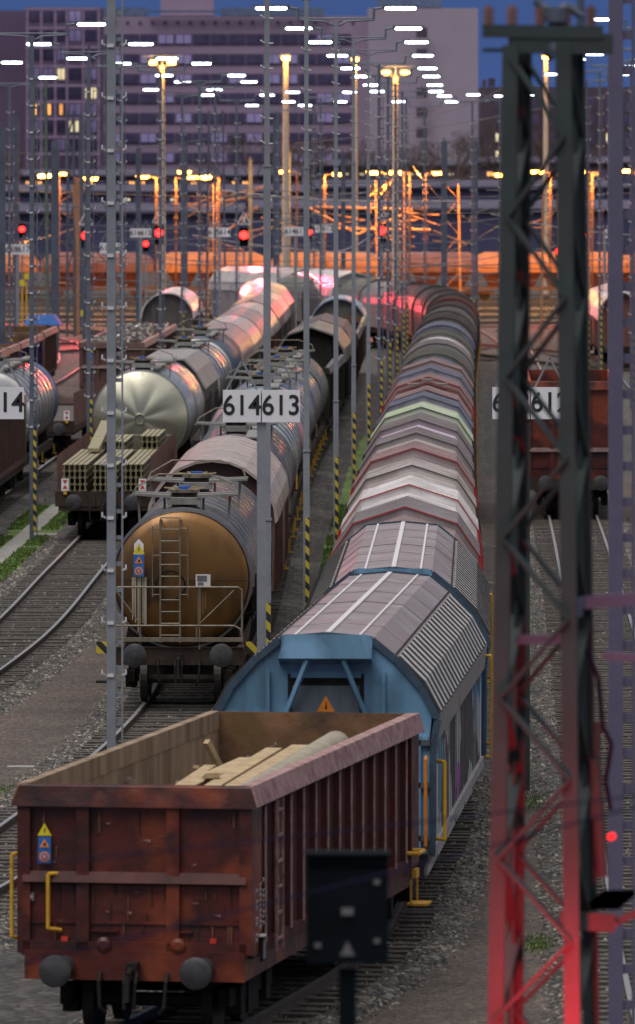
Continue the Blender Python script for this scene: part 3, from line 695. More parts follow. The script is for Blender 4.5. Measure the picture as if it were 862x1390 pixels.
# ---- blue-ended sliding wall wagons --------------------------------------------------------
PROF = [(-1.52, 1.15), (-1.54, 2.7), (-1.6, 3.05), (-1.36, 3.5), (-1.02, 3.88), (-.66, 4.17), (0, 4.23), (.66, 4.17), (1.02, 3.88), (1.36, 3.5), (1.6, 3.05), (1.54, 2.7), (1.52, 1.15)]
def slide_wagon(L=18.5, front=True):
    r = thing('sliding_wall_wagon'); hl = L / 2 - .75
    # roof: smooth centre, ribbed haunches
    roof = MB(); nsec = 2
    cent = [p for p in PROF if abs(p[0]) <= 1.03]
    inner = [(x * .985, z - .05) for x, z in cent]
    for k in range(nsec):
        a, b = -hl + 2 * hl * k / nsec + .015, -hl + 2 * hl * (k + 1) / nsec - .015
        roof.shell(cent + inner[::-1], a, b, 0)
    for x in (-.45, .02, .47):
        z = 4.17 + .06 * (1 - abs(x) / .66) + .012
        roof.box(x, 0, z, .035 if x != .02 else .075, 2 * hl - .3, .025, 1)
    for k in range(1, 6):
        y = -hl + 2 * hl * k / 6
        for (x1, z1), (x2, z2) in zip(cent, cent[1:]): roof.bar((x1, y, z1 + .002), (x2, y, z2 + .002), .03, .012, 0 if k != 3 else 2)
    for x in (-.98, .98):
        for k in range(60):
            roof.box(x, -hl + .2 + (2 * hl - .4) * k / 59, 3.925, .03, .05, .03, 2)
    roof.build('roof_panel', ['greyroof', 'strip', 'ribdark'], r)
    for sx in (-1, 1):
        h = MB()
        seq = [(1.02, 3.88), (1.36, 3.5), (1.6, 3.05)]
        for (x1, z1), (x2, z2) in zip(seq, seq[1:]): h.face([(sx * x1, -hl, z1), (sx * x1, hl, z1), (sx * x2, hl, z2), (sx * x2, -hl, z2)], 0)
        nr = int(2 * hl / .78)
        for k in range(nr):
            y = -hl + .45 + .78 * k
            pts = [(sx * (a + .025), y, b + .025) for a, b in ((1.0, 3.88), (1.36, 3.52), (1.585, 3.1))]
            for p, q in zip(pts, pts[1:]): h.bar(p, q, .50, .02, 1); h.bar((p[0], p[1] - .275, p[2] - .002), (q[0], q[1] - .275, q[2] - .002), .04, .042, 0)
        h.build('ribbed_haunch', ['ribdark', 'rib'], r)
        w = MB()
        w.hexa([(sx * 1.6, -hl, 3.06), (sx * 1.6, hl, 3.06), (sx * 1.5, hl, 3.06), (sx * 1.5, -hl, 3.06), (sx * 1.56, -hl, 2.68), (sx * 1.56, hl, 2.68), (sx * 1.46, hl, 2.68), (sx * 1.46, -hl, 2.68)], 1)
        w.box(sx * 1.47, 0, 1.95, .06, 2 * hl - .04, 1.5, 0)
        nr = int(2 * hl / .55)
        for k in range(nr):
            y = -hl + .2 + .55 * k
            wd = .075 if k % 13 else .2
            w.box(sx * 1.502, y, 1.95, .012, wd * 1.3, 1.46, 2)
        w.box(sx * 1.50, 0, 1.16, .1, 2 * hl, .16, 3)
        w.build('sliding_wall', ['graffiti', 'eave', 'slat', 'sill'], r)
    # ends
    for sy in (-1, 1):
        e = MB(); y = sy * hl
        pr = [(x * .985, z - .03) for x, z in PROF]
        e.shell(pr, y - sy * .05 if sy > 0 else y, y if sy > 0 else y + .05, 0)
        # rim frame
        for (x1, z1), (x2, z2) in zip(PROF, PROF[1:]): e.bar((x1 * .99, y + sy * .03, z1 - .02), (x2 * .99, y + sy * .03, z2 - .02), .10, .045, 5, up=(0, 1, 0))
        if sy < 0:
            # visor, recess, braces
            e.hexa([(-.66, y - .32, 3.90), (.66, y - .32, 3.90), (.66, y, 3.80), (-.66, y, 3.80), (-.55, y - .28, 4.24), (.55, y - .28, 4.24), (.66, y + .02, 4.20), (-.66, y + .02, 4.20)], 0)
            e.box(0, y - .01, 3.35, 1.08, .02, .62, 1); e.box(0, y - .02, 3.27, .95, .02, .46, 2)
            e.box(0, y - .02, 3.66, 1.0, .03, .1, 0)
            e.bar((-.25, y - .26, 3.88), (-.62, y - .06, 2.95), .06, .06, 0); e.bar((.25, y - .26, 3.88), (.62, y - .06, 2.95), .06, .06, 0)
            for x in (-.82, .82): e.box(x, y - .03, 3.2, .05, .05, 1.0, 0)
            e.box(0, y - .02, 2.75, 2.9, .06, .08, 0)
            for x in (-1.3, 1.3): e.box(x, y - .04, 2.0, .09, .08, 1.6, 0)
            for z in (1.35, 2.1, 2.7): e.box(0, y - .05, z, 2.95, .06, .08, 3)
            n = 3; e.face([(-.13, y - .035, 3.13), (.13, y - .035, 3.13), (0, y - .035, 3.36)], 4); e.face([(-.015, y - .04, 3.17), (.02, y - .04, 3.17), (.005, y - .04, 3.28)], 1)
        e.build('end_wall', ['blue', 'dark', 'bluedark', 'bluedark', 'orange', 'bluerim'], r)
    # yellow grab rails on the corners
    for y_, za, zb in ((-hl + .1, 1.35, 2.45), (-hl + .1, 1.35, 2.45)):
        pass
    handle(r, [(1.52, -hl + .25, 2.42), (1.68, -hl + .1, 2.42), (1.68, -hl + .1, 1.32), (1.52, -hl + .25, 1.32)])
    handle(r, [(1.42, -hl - .08, 2.5), (1.42, -hl - .16, 2.45), (1.42, -hl - .16, 1.25), (1.42, -hl - .08, 1.2)], 'orange')
    handle(r, [(1.58, hl - .35, 2.9), (1.68, hl - .35, 2.9), (1.68, hl - .35, 1.25), (1.58, hl - .35, 1.25)])
    underframe(r, L, .95, 2.7, 'dark'); buffers(r, L); running_gear(r, L, False)
    sb = MB()
    for k in range(5): sb.bar((1.36, -hl + 1.2 + k * 3.1, .78), (1.36, -hl + 3.9 + k * 3.1, .78), .05, .14)
    sb.build('side_truss', 'rib', r)
    coupling(r, L); return r
y = yn + .0
w1 = slide_wagon(18.5)
tag(w1, 'blue ended covered wagon with ribbed grey roof behind the open wagon', 'railway wagon', 'goods wagons of the long train on the middle track')
loc1, rz1, y = TA.place(y, 18.5); w1.location = loc1; w1.rotation_euler.z = rz1
w2 = copy_tree(w1); tag(w2, 'second ribbed grey roofed covered wagon, behind the nearer blue ended one')
loc2, rz2, y = TA.place(y, 18.3); w2.location = loc2; w2.rotation_euler.z = rz2

# ---- hood wagons -----------------------------------------------------------------------------
HP = [(-1.50, 1.2), (-1.52, 2.75), (-1.45, 3.3), (-1.02, 3.93), (0, 4.26), (1.02, 3.93), (1.45, 3.3), (1.52, 2.75), (1.50, 1.2)]
RP = [(-1.48, 1.2)] + [(1.52 * math.sin(t), 2.75 + 1.42 * math.cos(t)) for t in np.linspace(-PI / 2, PI / 2, 13)] + [(1.48, 1.2)]
def hood_wagon(L, mats3, rim='redline', prof=HP, name='telescopic_hood_wagon', sc=1.0, glass=False, bogie=True, flat_top=None):
    r = thing(name); hl = L / 2 - .55; n = len(mats3)
    seg = 2 * hl / n
    for k, mt in enumerate(mats3):
        big = (k % 2 == (n // 2) % 2) if n > 1 else True
        s = 1.0 if big else .955
        p = [(x * s * sc, 1.2 + (z - 1.2) * (s * sc)) for x, z in prof]
        pin = [(x * .97, 1.2 + (z - 1.2) * .985) for x, z in p]
        a = -hl + seg * k - (.12 if big else 0); b = -hl + seg * (k + 1) + (.12 if big else 0)
        m = MB(); m.shell(p, a, b, 0)
        for yy in ((a,) if big else ()):
            for (x1, z1), (x2, z2) in zip(p, p[1:]): m.bar((x1, yy, z1 + .006), (x2, yy, z2 + .006), .07, .022, 1)
        # ridge seam
        for yy in np.arange(a + .5, b - .3, .62):
            for (x1, z1), (x2, z2) in zip(p[2:-2], p[3:-2]): m.bar((x1, yy, z1 + .004), (x2, yy, z2 + .004), .045, .022, 0)
        m.build('hood', [mt, rim], r, smooth=False)
    for sy in (-1, 1):
        m = MB(); p = [(x * .93 * sc, 1.2 + (z - 1.2) * .93 * sc) for x, z in prof]
        yy = sy * (hl + .06); m.shell(p, yy - .05, yy + .05, 0)
        for x in (-.7, .7): m.box(x, yy + sy * .08, 2.5, .14, .08, 2.3, 1)
        m.build('end_wall', ['brownwagon', 'redpost'], r)
    if glass:
        m = MB()
        for x in (-.45, 0, .45): m.box(x, -hl + .8, 4.27 - abs(x) * .3, .36, 1.0, .05)
        m.build('roof_hatch', 'hood_olive', r)
    underframe(r, L, .98, 2.7, 'dark'); buffers(r, L); running_gear(r, L, bogie)
    rl = MB()
    for x in (-1.55, 1.55):
        for k in range(5): rl.box(x, -hl + .8 + k * hl * .42, 1.22, .05, .5, .05)
    for k in range(3): rl.box(1.58, -hl + .8 + k * hl * .8, 1.6, .03, .06, .5)
    rl.build('hood_guide_rail', 'yellow', r); return r
GA = 'goods wagons of the long train on the middle track'
specs = [(('hood_pink', 'hood_grey'), 'redline', 'grey hood wagon with a red rim just beyond the ribbed roofs'),
         (('hood_silver', 'hood_silver'), 'redline', 'bright silver ribbed hood wagon with red rim'),
         (('hood_pale', 'hood_pale'), 'darkline', 'pale grey hood wagon behind the bright silver one'),
         (('hood_grey', 'hood_pink'), 'redline', 'grey pinkish hood wagon with red arched rim line'),
         (('hood_pale', 'hood_grey'), 'darkline', 'pale grey hood wagon in front of the lilac one'),
         (('hood_lilac', 'hood_grey'), 'darkline', 'hood wagon with a shining lilac roof'),
         (('hood_grey', 'hood_green'), 'darkline', 'hood wagon with a pale green stretch of roof'),
         (('hood_pale', 'hood_steel'), 'darkline', 'pale grey hood wagon right behind the pale green one'),
         (('hood_dark', 'hood_pink'), 'darkline', 'dark brown stepped hood wagon beyond the pale green roof'),
         (('hood_redbrown', 'hood_pink'), 'redline', 'red hood wagon with dark glazed hatches on the roof'),
         (('hood_pale', 'hood_steel'), 'darkline', 'pale hood wagon behind the red hatched one'),
         (('hood_grey', 'hood_pink'), 'darkline', 'dull grey hood wagon where the train begins to bend')]
cache = {}
for i, (ms, rim, lab) in enumerate(specs):
    L = 10.9
    key = (ms, rim, i == 9)
    if key in cache: o = copy_tree(cache[key])
    else: o = hood_wagon(L, ms, rim, glass=(i == 9), sc=(.96 if i == 8 else 1.0), bogie=False); cache[key] = o
    tag(o, lab, 'railway wagon', GA); o.location, rz_, y = TA.place(y, L); o.rotation_euler.z = rz_
far = [(('hood_steel', 'hood_olive'), 'round roofed wagon with bluish steel roof in the far bend of the long train'),
       (('hood_olive', 'hood_grey'), 'olive grey round roofed wagon in the far bend'),
       (('hood_silver', 'hood_olive'), 'round roofed wagon with silver front roof in the far bend'),
       (('hood_dark', 'hood_steel'), 'dark round roofed wagon turning in the far bend'),
       (('hood_olive', 'hood_dark'), 'second last round roofed wagon where the train turns left'),
       (('hood_dark', 'hood_olive'), 'dark round roofed wagon seen side on at the top of the bend'),
       (('hood_grey', 'hood_dark'), 'far round roofed wagon turning away to the left'),
       (('hood_dark', 'hood_redbrown'), 'red brown tinged wagon beyond the top of the bend'),
       (('hood_olive', 'hood_dark'), 'last wagon of the long train, going left behind the masts'),]
far += [(('hood_olive', 'hood_dark'), 'dark wagon on the far left turning stretch of the long train'), (('hood_dark', 'hood_dark'), 'dark wagon two before the tail of the long train'), (('hood_redbrown', 'hood_dark'), 'reddish dark wagon next to the tail of the long train'), (('hood_grey', 'hood_olive'), 'grey tail wagon of the long train, far left of the bend'), (('hood_dark', 'hood_olive'), 'dark tail wagon hidden mostly by the masts')]
for i, (ms, lab) in enumerate(far):
    L = 18.4 if i < 9 else 15
    o = hood_wagon(L, ms, 'darkline', RP, 'covered_goods_wagon'); tag(o, lab, 'railway wagon', GA)
    o.location, rz_, y = TA.place(y, L); o.rotation_euler.z = rz_

# ---- tank wagons -------------------------------------------------------------------------------
def tank_wagon(L=13, R=1.4, shell='tankdark', end='tankbrown', zc=2.48, inset=1.7, bands=8, bandmat='band', platforms=(.1,), dome=.22, detail=False, cone=False, frame='brownframe', bogie=False, rear_band=None):
    r = thing('tank_wagon'); a = -L / 2 + inset; b = L / 2 - inset * .75
    t = MB(); n = 56
    t.lathe([(a + .02, R * .985), (a + .1, R), (b - .1, R), (b - .02, R * .985)], zc, n, cap=False); t.build('tank_shell', shell, r, True)
    if rear_band:
        q = MB(); q.lathe([(b - 2.2, R + .012), (b - .6, R + .012)], zc, n, cap=False); q.build('coloured_band', rear_band, r, True)
    e = MB()
    if cone:
        k = len(e.v); y0 = a - .34
        # eight creased segments
        ring = 64; st_ = 7
        def CP(i, q):
            t_ = 2 * PI * (i + .5) / ring; f_ = q / st_; rr = .18 + (R * .985 - .18) * f_
            dent = (1 - abs((i % 8) - 4) / 4) ** 1.5 * .045 * math.sin(PI * min(1, f_ * 1.05))
            return (rr * math.sin(t_), y0 + (a + .03 - y0) * f_ ** 2.0 + dent, zc + rr * math.cos(t_))
        for q in range(st_):
            for i in range(ring): e.face([CP(i, q), CP(i + 1, q), CP(i + 1, q + 1), CP(i, q + 1)][::-1])
        e.lathe([(y0 - .05, .0), (y0 - .05, .17), (y0 + .02, .2)], zc, 20)
        weld(e); e.build('tank_end', end, r, True)
        sm = MB()
        for i in range(8):
            t_ = 2 * PI * (i * 8 + .5) / 64; sm.bar((.2 * math.sin(t_), y0 - .0, zc + .2 * math.cos(t_)), (R * .98 * math.sin(t_), a + .0, zc + R * .98 * math.cos(t_)), .02, .012)
        sm.build('weld_seams', 'tankcone', r)
        hb = MB(); hb.path([(-1.05 + .3 * math.cos(t_) * .4, y0 + .12, zc - .75 + .35 * math.sin(t_)) for t_ in np.linspace(0, PI, 9)], .02); hb.build('end_arch_rib', 'band', r)
    else:
        rings = [(a - dome * (1 - (k / 8) ** 2.6) , max(.001, R * .97 * k / 8)) for k in range(9)] + [(a + .03, R * .985)]
        e.lathe(rings, zc, n); e.build('tank_end', end, r, True)
    e2 = MB(); e2.lathe([(b - .02, R * .985)] + [(b + dome * (1 - (k / 8) ** 2.6), max(.001, R * .97 * k / 8)) for k in range(8, -1, -1)], zc, n); e2.build('tank_end', end, r, True)
    bys = [(a + .12 + (b - a - .24) * k / max(1, bands - 1), .035) for k in range(bands)] + ([(a + .03, .05), (a + .3, .05), (a + .5, .05)] if detail else [])
    for yy, hb_ in bys:
        bm = MB(); bm.lathe([(yy - .03, R), (yy - .02, R + hb_), (yy + .02, R + hb_), (yy + .03, R)], zc, n, cap=False); bm.build('shell_band', bandmat, r, True)
    for pf in platforms:
        yp = a + (b - a) * pf + .2; zt = zc + R
        p = MB()
        for sy in (-1, 1):
            p.hexa([(-1.05, yp + sy * .42 - .16, zt + .26), (-.28, yp + sy * .42 - .2, zt + .2), (-.28, yp + sy * .42 + .2, zt + .2), (-1.05, yp + sy * .42 + .16, zt + .26),
                    (-1.05, yp + sy * .42 - .16, zt + .3), (-.28, yp + sy * .42 - .2, zt + .27), (-.28, yp + sy * .42 + .2, zt + .27), (-1.05, yp + sy * .42 + .16, zt + .3)])
            p.hexa([(.28, yp + sy * .42 - .2, zt + .2), (1.1, yp + sy * .42 - .16, zt + .26), (1.1, yp + sy * .42 + .16, zt + .26), (.28, yp + sy * .42 + .2, zt + .2),
                    (.28, yp + sy * .42 - .2, zt + .27), (1.1, yp + sy * .42 - .16, zt + .3), (1.1, yp + sy * .42 + .16, zt + .3), (.28, yp + sy * .42 + .2, zt + .27)])
        p.box(0, yp - .45, zt + .14, .7, .3, .14); p.box(0, yp + .55, zt + .22, 2.1, .12, .05)
        for sx in (-1, 1):
            p.bar((sx * .95, yp - .3, zt + .26), (sx * .9, yp - .3, zt - .5), .05); p.bar((sx * .4, yp - .35, zt + .2), (sx * .4, yp - .35, zt - .05), .05)
        p.build('roof_platform', 'platform', r)
        h = MB(); h.path([(-1.08, yp - .5, zt + .22), (-.98, yp - .42, zt + .42), (-.55, yp + .35, zt + .66), (.5, yp + .35, zt + .66), (1.0, yp - .3, zt + .5), (1.1, yp - .42, zt + .24)], .018)
        h.build('platform_railing', 'tube', r)
        m = MB(); m.tube((0, yp, zt - .1), (0, yp, zt + .30), .27, 20, 0); m.tube((0, yp, zt + .30), (0, yp, zt + .36), .32, 20, 1)
        m.tube((0, yp, zt + .36), (0, yp, zt + .43), .14, 12, 2)
        for k in range(6):
            t_ = k * PI / 3; m.bar((.2 * math.cos(t_), yp + .2 * math.sin(t_), zt + .38), (.42 * math.cos(t_), yp + .42 * math.sin(t_), zt + .4), .035, .03, 3)
        m.build('manhole', ['wheel', 'tube', 'tankblueband', 'wood'], r, False)
        if not detail:
            wk = MB(); wk.box(.5, (a + b) / 2, zt + .1, .3, b - a - 1, .04); 
            for k in range(5): wk.bar((.5, a + 1 + (b - a - 2) * k / 4, zt - .1), (.5, a + 1 + (b - a - 2) * k / 4, zt + .1), .04)
            wk.build('roof_walkway', 'platform', r)
    yb = a - dome - .1
    if detail:
        l = MB(); zt = zc + R
        for x in (-.42, -.02): l.path([(x, yp - .5, zt + .12), (x, yb, zt - .18), (x, yb, 1.2)], .022)
        z = 1.35
        while z < zt - .1: l.tube((-.42, yb, z), (-.02, yb, z), .016, 6); z += .24
        for x in (-.58, .14): l.path([(x, yb - .02, zt - .3), (x, yb - .02, zc - .35)], .012)
        for z in (zc - .3, zc + .5, zt - .35): l.path([(-.58, yb - .02, z), (-.42, yb, z)], .012); l.path([(.14, yb - .02, z), (-.02, yb, z)], .012)
        l.build('end_ladder', 'tube', r)
        c = MB(); c.path([(-.22 + .3 * math.cos(t_), yb + .06, zc - .12 + .3 * math.sin(t_)) for t_ in np.linspace(0, 2 * PI, 25)], .016); c.path([(-R * .96, yb + .12, zc - .02), (-.52, yb + .06, zc - .02)], .01); c.path([(.08, yb + .06, zc - .02), (R * .96, yb + .12, zc - .02)], .01)
        c.build('end_seam_ring', 'dark', r)
        rl = MB(); yr = -L / 2 + .55
        rl.path([(-1.33, yr, 1.5), (-1.33, yr, 2.32), (-1.25, yr, 2.4), (1.2, yr, 2.4), (1.28, yr, 2.34), (1.28, yr, 1.2)], .022)
        rl.path([(-1.33, yr, 1.62), (1.12, yr, 1.62), (1.25, yr, 1.55), (1.28, yr, 1.35)], .022)
        for x in (-.78, .42): rl.path([(x, yr, 1.15), (x, yr, 2.38)], .018)
        rl.path([(-1.25, yr, 2.3), (-.78, yr, 1.65)], .016); rl.path([(1.12, yr, 2.34), (.36, yr, 1.6), (.36, yr, 1.3)], .016)
        rl.box(0, yr, 1.34, 2.6, .12, .08)
        rl.build('end_railing', 'tube', r)
        hazard_sign(r, -.86, yb - .02, zc + .42, .64, True)
        dr = MB(); rn = random.Random(9)
        for k in range(9): 
            x = -1.0 + .035 * k + rn.uniform(-.01, .01); z2 = zc - 1.15 + rn.uniform(0, .35) + abs(k - 4) * .05; dr.face([(x, yb + .085, z2), (x + .018, yb + .085, z2), (x + .022, yb + .05, zc + .05), (x - .004, yb + .05, zc + .05)], 0)
        for k in range(4):
            x = .34 + .05 * k; dr.face([(x, yb + .085, zc - .9 + .1 * k), (x + .012, yb + .085, zc - .9 + .1 * k), (x + .012, yb + .05, zc - .2), (x, yb + .05, zc - .2)], 1)
        dr.build('paint_drips', ['rustdrip', 'signdrip'], r)
        pp = MB(); pp.box(.45, yb, zc - .02, .30, .02, .27, 0); pp.box(.43, yb - .012, zc + .03, .2, .006, .12, 1); pp.box(.40, yb - .012, zc - .08, .12, .006, .06, 1); pp.build('data_plate', ['whitepaint', 'faintmark'], r)
        hz = MB()
        for sx in (-1, 1): hz.box(sx * 1.52, -L / 2 + 1.0, 1.15, .34, .04, .24)
        hz.build('corner_warning_board', 'hazard', r)
        stp = MB()
        for sx in (-1, 1): stp.box(sx * 1.5, -L / 2 + 1.1, .45, .4, .3, .04); stp.bar((sx * 1.38, -L / 2 + 1.1, .45), (sx * 1.38, -L / 2 + 1.1, 1.1), .04)
        stp.build('shunter_step', 'dark', r)
        sp = MB()
        for k in range(12):
            yy = a + .8 + k * (b - a - 1.4) / 11
            sp.path([(1.38, yy, 1.1), (1.43, yy, 1.6), (1.42, yy, 2.0 + .2 * (k % 3))], .02)
        sp.path([(1.45, a, 1.15), (1.45, b, 1.15)], .03); sp.path([(1.43, a + .5, 1.6), (1.43, b - .5, 1.6)], .018)
        sp.build('side_pipework', 'dark', r)
    else:
        rl = MB(); yr = -L / 2 + .55
        rl.path([(-1.25, yr, 1.1), (-1.25, yr, 2.1), (1.25, yr, 2.1), (1.25, yr, 1.1)], .025); rl.path([(-1.25, yr, 1.6), (1.25, yr, 1.6)], .02)
        rl.build('end_railing', 'yellow' if end == 'tankpink' else 'tube', r)
        sp = MB()
        for k in range(3):
            yy = a + .8 + k * (b - a - 1.4) / 2
            sp.box(1.38, yy, .8, .05, .1, .35); sp.box(1.38, yy + .5, .6, .16, .2, .04)
        sp.build('side_fittings', 'yellow' if shell != 'tankcone' else 'dark', r)
    # saddles
    s = MB()
    for yy in (a + .9, b - .9): s.hexa([(-1.2, yy - .15, 1.05), (1.2, yy - .15, 1.05), (1.2, yy + .15, 1.05), (-1.2, yy + .15, 1.05), (-1.1, yy - .15, zc - R * .62), (1.1, yy - .15, zc - R * .62), (1.1, yy + .15, zc - R * .62), (-1.1, yy + .15, zc - R * .62)])
    s.build('tank_saddle', frame, r)
    underframe(r, L, .95, 2.6, frame); buffers(r, L); running_gear(r, L, bogie); coupling(r, L)
    return r
M['rustdrip'] = mat('pale_paint_drip', (.42, .38, .28), .5, 0)
M['signdrip'] = mat('thin_drip', (.30, .20, .09), .5, 0)
GB = 'goods wagons on the track left of the long train'
y = 155.9
o = tank_wagon(22.0, 1.4, inset=2.15, bands=14, platforms=(.09, .52), detail=True, bogie=True)
tag(o, 'dirty bronze brown tank wagon with end ladder and hazard signs', 'tank wagon', GB); o.location, rz_, y = TB.place(y, 22.0); o.rotation_euler.z = rz_
def covered(L, roofm, wall='brownwagon', prof=RP, name='covered_goods_wagon', rim='eave', facepost='redpost', side=None):
    r = thing(name); hl = L / 2 - 1.1
    top = [p for p in prof if p[1] > 2.4]
    m = MB(); m.shell([(x, z) for x, z in top] + [(x * .96, z - .06) for x, z in reversed(top)], -hl - .3, hl + .3, 0)
    for yy in np.arange(-hl + .8, hl, 1.6):
        for (x1, z1), (x2, z2) in zip(top, top[1:]): m.bar((x1, yy, z1 + .001), (x2, yy, z2 + .001), .05, .008, 0)
    m.build('roof', roofm, r)
    b = MB(); pr = [(x * .955, z - .09) for x, z in prof]; b.shell(pr, -hl, hl, 0)
    for k in range(9):
        for sx in (-1, 1): b.box(sx * 1.47, -hl + .5 + k * (2 * hl - 1) / 8, 1.9, .08, .1, 1.5, 0)
    b.build('body', side or wall, r)
    e = MB()
    for x in (-.78, .78): e.box(x, -hl - .05, 2.35, .28, .1, 2.2, 0)
    e.build('end_post', facepost, r)
    for sx in (-1, 1):
        d = MB(); d.box(sx * 1.5, 0, 2.0, .04, 3.0, 1.6); d.build('side_door', side or wall, r)
    underframe(r, L, .98, 2.7, 'dark'); buffers(r, L); running_gear(r, L, False); return r
def seq(tr, y, items, grp, cat='railway wagon'):
    for make, L, lab in items:
        o = make(L); tag(o, lab, 'tank wagon' if 'tank' in lab and o.name.startswith('tank') else cat, grp)
        o.location, rz_, y = tr.place(y, L); o.rotation_euler.z = rz_
    return y
y = seq(TB, y, [
    (lambda L: covered(L, 'palewagon'), 18.5, 'brown covered wagon with pale curved roof and red end posts'),
    (lambda L: tank_wagon(L, 1.42, 'tankdark', 'tankdark', bands=8, platforms=(.35,)), 22, 'dark steel tank wagon with many bands behind the brown covered one'),
    (lambda L: tank_wagon(L, 1.42, 'tanksilver', 'tankblue', bands=6, platforms=()), 18, 'silver tank wagon behind the white number board between two tanks'),
    (lambda L: tank_wagon(L, 1.5, 'tankblue', 'tankpink', bands=5, platforms=(.45,), zc=2.6, rear_band='tankblueband'), 16, 'pale blue tank wagon with a pink end and blue band'),
    (lambda L: tank_wagon(L, 1.45, 'tanksilver', 'tanksilver', bands=6, platforms=(.3,), rear_band='tankblueband'), 16, 'shiny silver tank wagon behind the pale blue one'),
    (lambda L: tank_wagon(L, 1.45, 'tanksilver', 'tankdark', bands=5, platforms=(.3,)), 15, 'grimy silver tank wagon before the black tank'),
    (lambda L: tank_wagon(L, 1.45, 'hood_olive', 'dark', bands=5, platforms=(.3,)), 16, 'nearly black tank wagon before the dark open wagon'),
    (lambda L: gondola(L, 3.3, 'dark', 'brownframe', 'hood_dark', 'dark', endin='dark'), 16, 'dark open wagon behind the black tank wagon'),
    (lambda L: gondola(L, 3.1, 'dark', 'brownframe', 'hood_dark', 'dark', endin='dark'), 16, 'second dark open wagon behind the black tank wagon'),
    (lambda L: covered(L, 'hood_olive', 'dark', HP, facepost='dark'), 18, 'dark angular covered wagon behind the dark open wagons'),
    (lambda L: covered(L, 'hood_dark', 'dark', HP, facepost='dark'), 18, 'blackish covered wagon ahead of the brown rimmed open one'),
    (lambda L: gondola(L, 3.2, 'dark', 'brownframe', 'hood_dark', 'dark', endin='dark'), 16, 'third dark open wagon in the long dark stretch'),
    (lambda L: gondola(L, 3.2, 'dark', 'brownframe', 'hood_dark', 'dark', endin='dark'), 16, 'dark open wagon just before the brown one'),
    ], GB)
y = seq(TB, y, [(lambda L: gondola(L, 3.2, 'brownframe', 'brownwagon', 'wood', 'rust_in'), 16, 'brown open wagon before the blue arched roof'),
    (lambda L: covered(L, 'tankblue', 'hood_olive', RP, facepost='brownwagon'), 14, 'covered wagon with a pale blue arched roof in the distance')], GB)
for (x0, ya_, x1_, yb_, f_, lab_) in ((2.55, 500, -.6, 517, ('hood_silver', 'hood_silver', 'hood_silver'), 'tall pale covered wagon glowing pink in the signal light'), (-.9, 518, -6, 532, ('hood_pale', 'hood_grey', 'hood_grey'), 'last covered wagon turning left behind the pink lit one')):
    o = covered(17, f_[0], f_[1], HP, facepost='hood_olive', side=f_[2]); tag(o, lab_, 'railway wagon', GB)
    o.location = ((x0 + x1_) / 2, (ya_ + yb_) / 2, 0); o.rotation_euler.z = -math.atan2(x1_ - x0, yb_ - ya_); o.scale.z = 1.08

# ---- track C: flat wagon with beams, polished tank ----------------------------------------------
GC = 'goods wagons on the third track'
def flat_wagon(L, stakes=True):
    r = thing('flat_wagon'); hl = L / 2 - .65
    d = MB(); d.box(0, 0, 1.22, 2.8, 2 * hl, .08); d.build('deck', 'sleeper', r)
    for sy in (-1, 1):
        e = MB(); e.box(0, sy * hl, 1.12, 2.9, .1, .44)
        for x in (-.95, -.3, .35, 1.0): e.box(x, sy * (hl + .06), 1.1, .08, .06, .4)
        e.build('end_sill', 'brownframe', r)
    for sx in (-1, 1):
        s = MB()
        for k in range(16): s.box(sx * 1.4, -hl + .8 + k * (2 * hl - 1.6) / 15, 1.75, .07, .1, 1.3)
        s.box(sx * 1.42, 0, 1.05, .06, 2 * hl, .28)
        s.build('stakes', 'brownwagon', r)
    for sx in (-1, 1):
        t = MB(); t.box(sx * 1.15, -hl - .12, 1.55, .22, .03, .36, 0)
        t.face([(sx * 1.15 - .08, -hl - .14, 1.69), (sx * 1.15 + .08, -hl - .14, 1.69), (sx * 1.15, -hl - .14, 1.57)][::-1], 1); t.face([(sx * 1.15 - .08, -hl - .14, 1.43), (sx * 1.15 + .08, -hl - .14, 1.43), (sx * 1.15, -hl - .14, 1.55)], 1)
        t.box(sx * 1.15, -hl - .12, 1.32, .1, .03, .12, 2); t.build('train_end_marker', ['white', 'sigred', 'yellow'], r)
    underframe(r, L, .9, 2.7, 'brownframe'); buffers(r, L); running_gear(r, L, True); coupling(r, L); return r
y = 229.3; L = 24
o = flat_wagon(L); tag(o, 'flat wagon loaded with steel beams, red and white end markers', 'railway wagon', GC); o.location, rz_, y = TC.place(y, L); o.rotation_euler.z = rz_
locC, rzC = Vector(o.location), rz_
def beam_bundle(x0, n, z0, layers, y0, y1, lab, pitch=.155):
    m = MB()
    for k in range(n):
        for l in range(layers):
            x = x0 + k * pitch; z = z0 + l * .2
            m.box(x, (y0 + y1) / 2, z + .182, pitch * .76, y1 - y0, .02, 0); m.box(x, (y0 + y1) / 2, z + .012, pitch * .76, y1 - y0, .02, 0); m.box(x, (y0 + y1) / 2, z + .097, .028, y1 - y0 - .01, .15, 0); m.box(x, (y0 + y1) / 2, z + .097, pitch * .7, y1 - y0 - .5, .14, 1)  # dark block between the flanges stands in for shade in the hollows
    o = m.build('steel_beam_bundle', ['beamsteel', 'beamdark']); o.location = locC; o.rotation_euler.z = rzC
    tag(o, lab, 'steel beams', 'bundles of steel beams on the flat wagon')
beam_bundle(-1.2, 5, 1.34, 4, -10.9, 2, 'left bundle of yellowish steel beams at the front of the flat wagon')
beam_bundle(-.28, 5, 1.34, 4, -10.9, 2, 'middle bundle of yellowish steel beams at the front of the flat wagon')
beam_bundle(.62, 4, 1.34, 4, -10.7, 2, 'right bundle of yellowish steel beams at the front of the flat wagon')
beam_bundle(.62, 4, 1.34, 6, 2.6, 9, 'taller right bundle of steel beams farther back on the flat wagon')
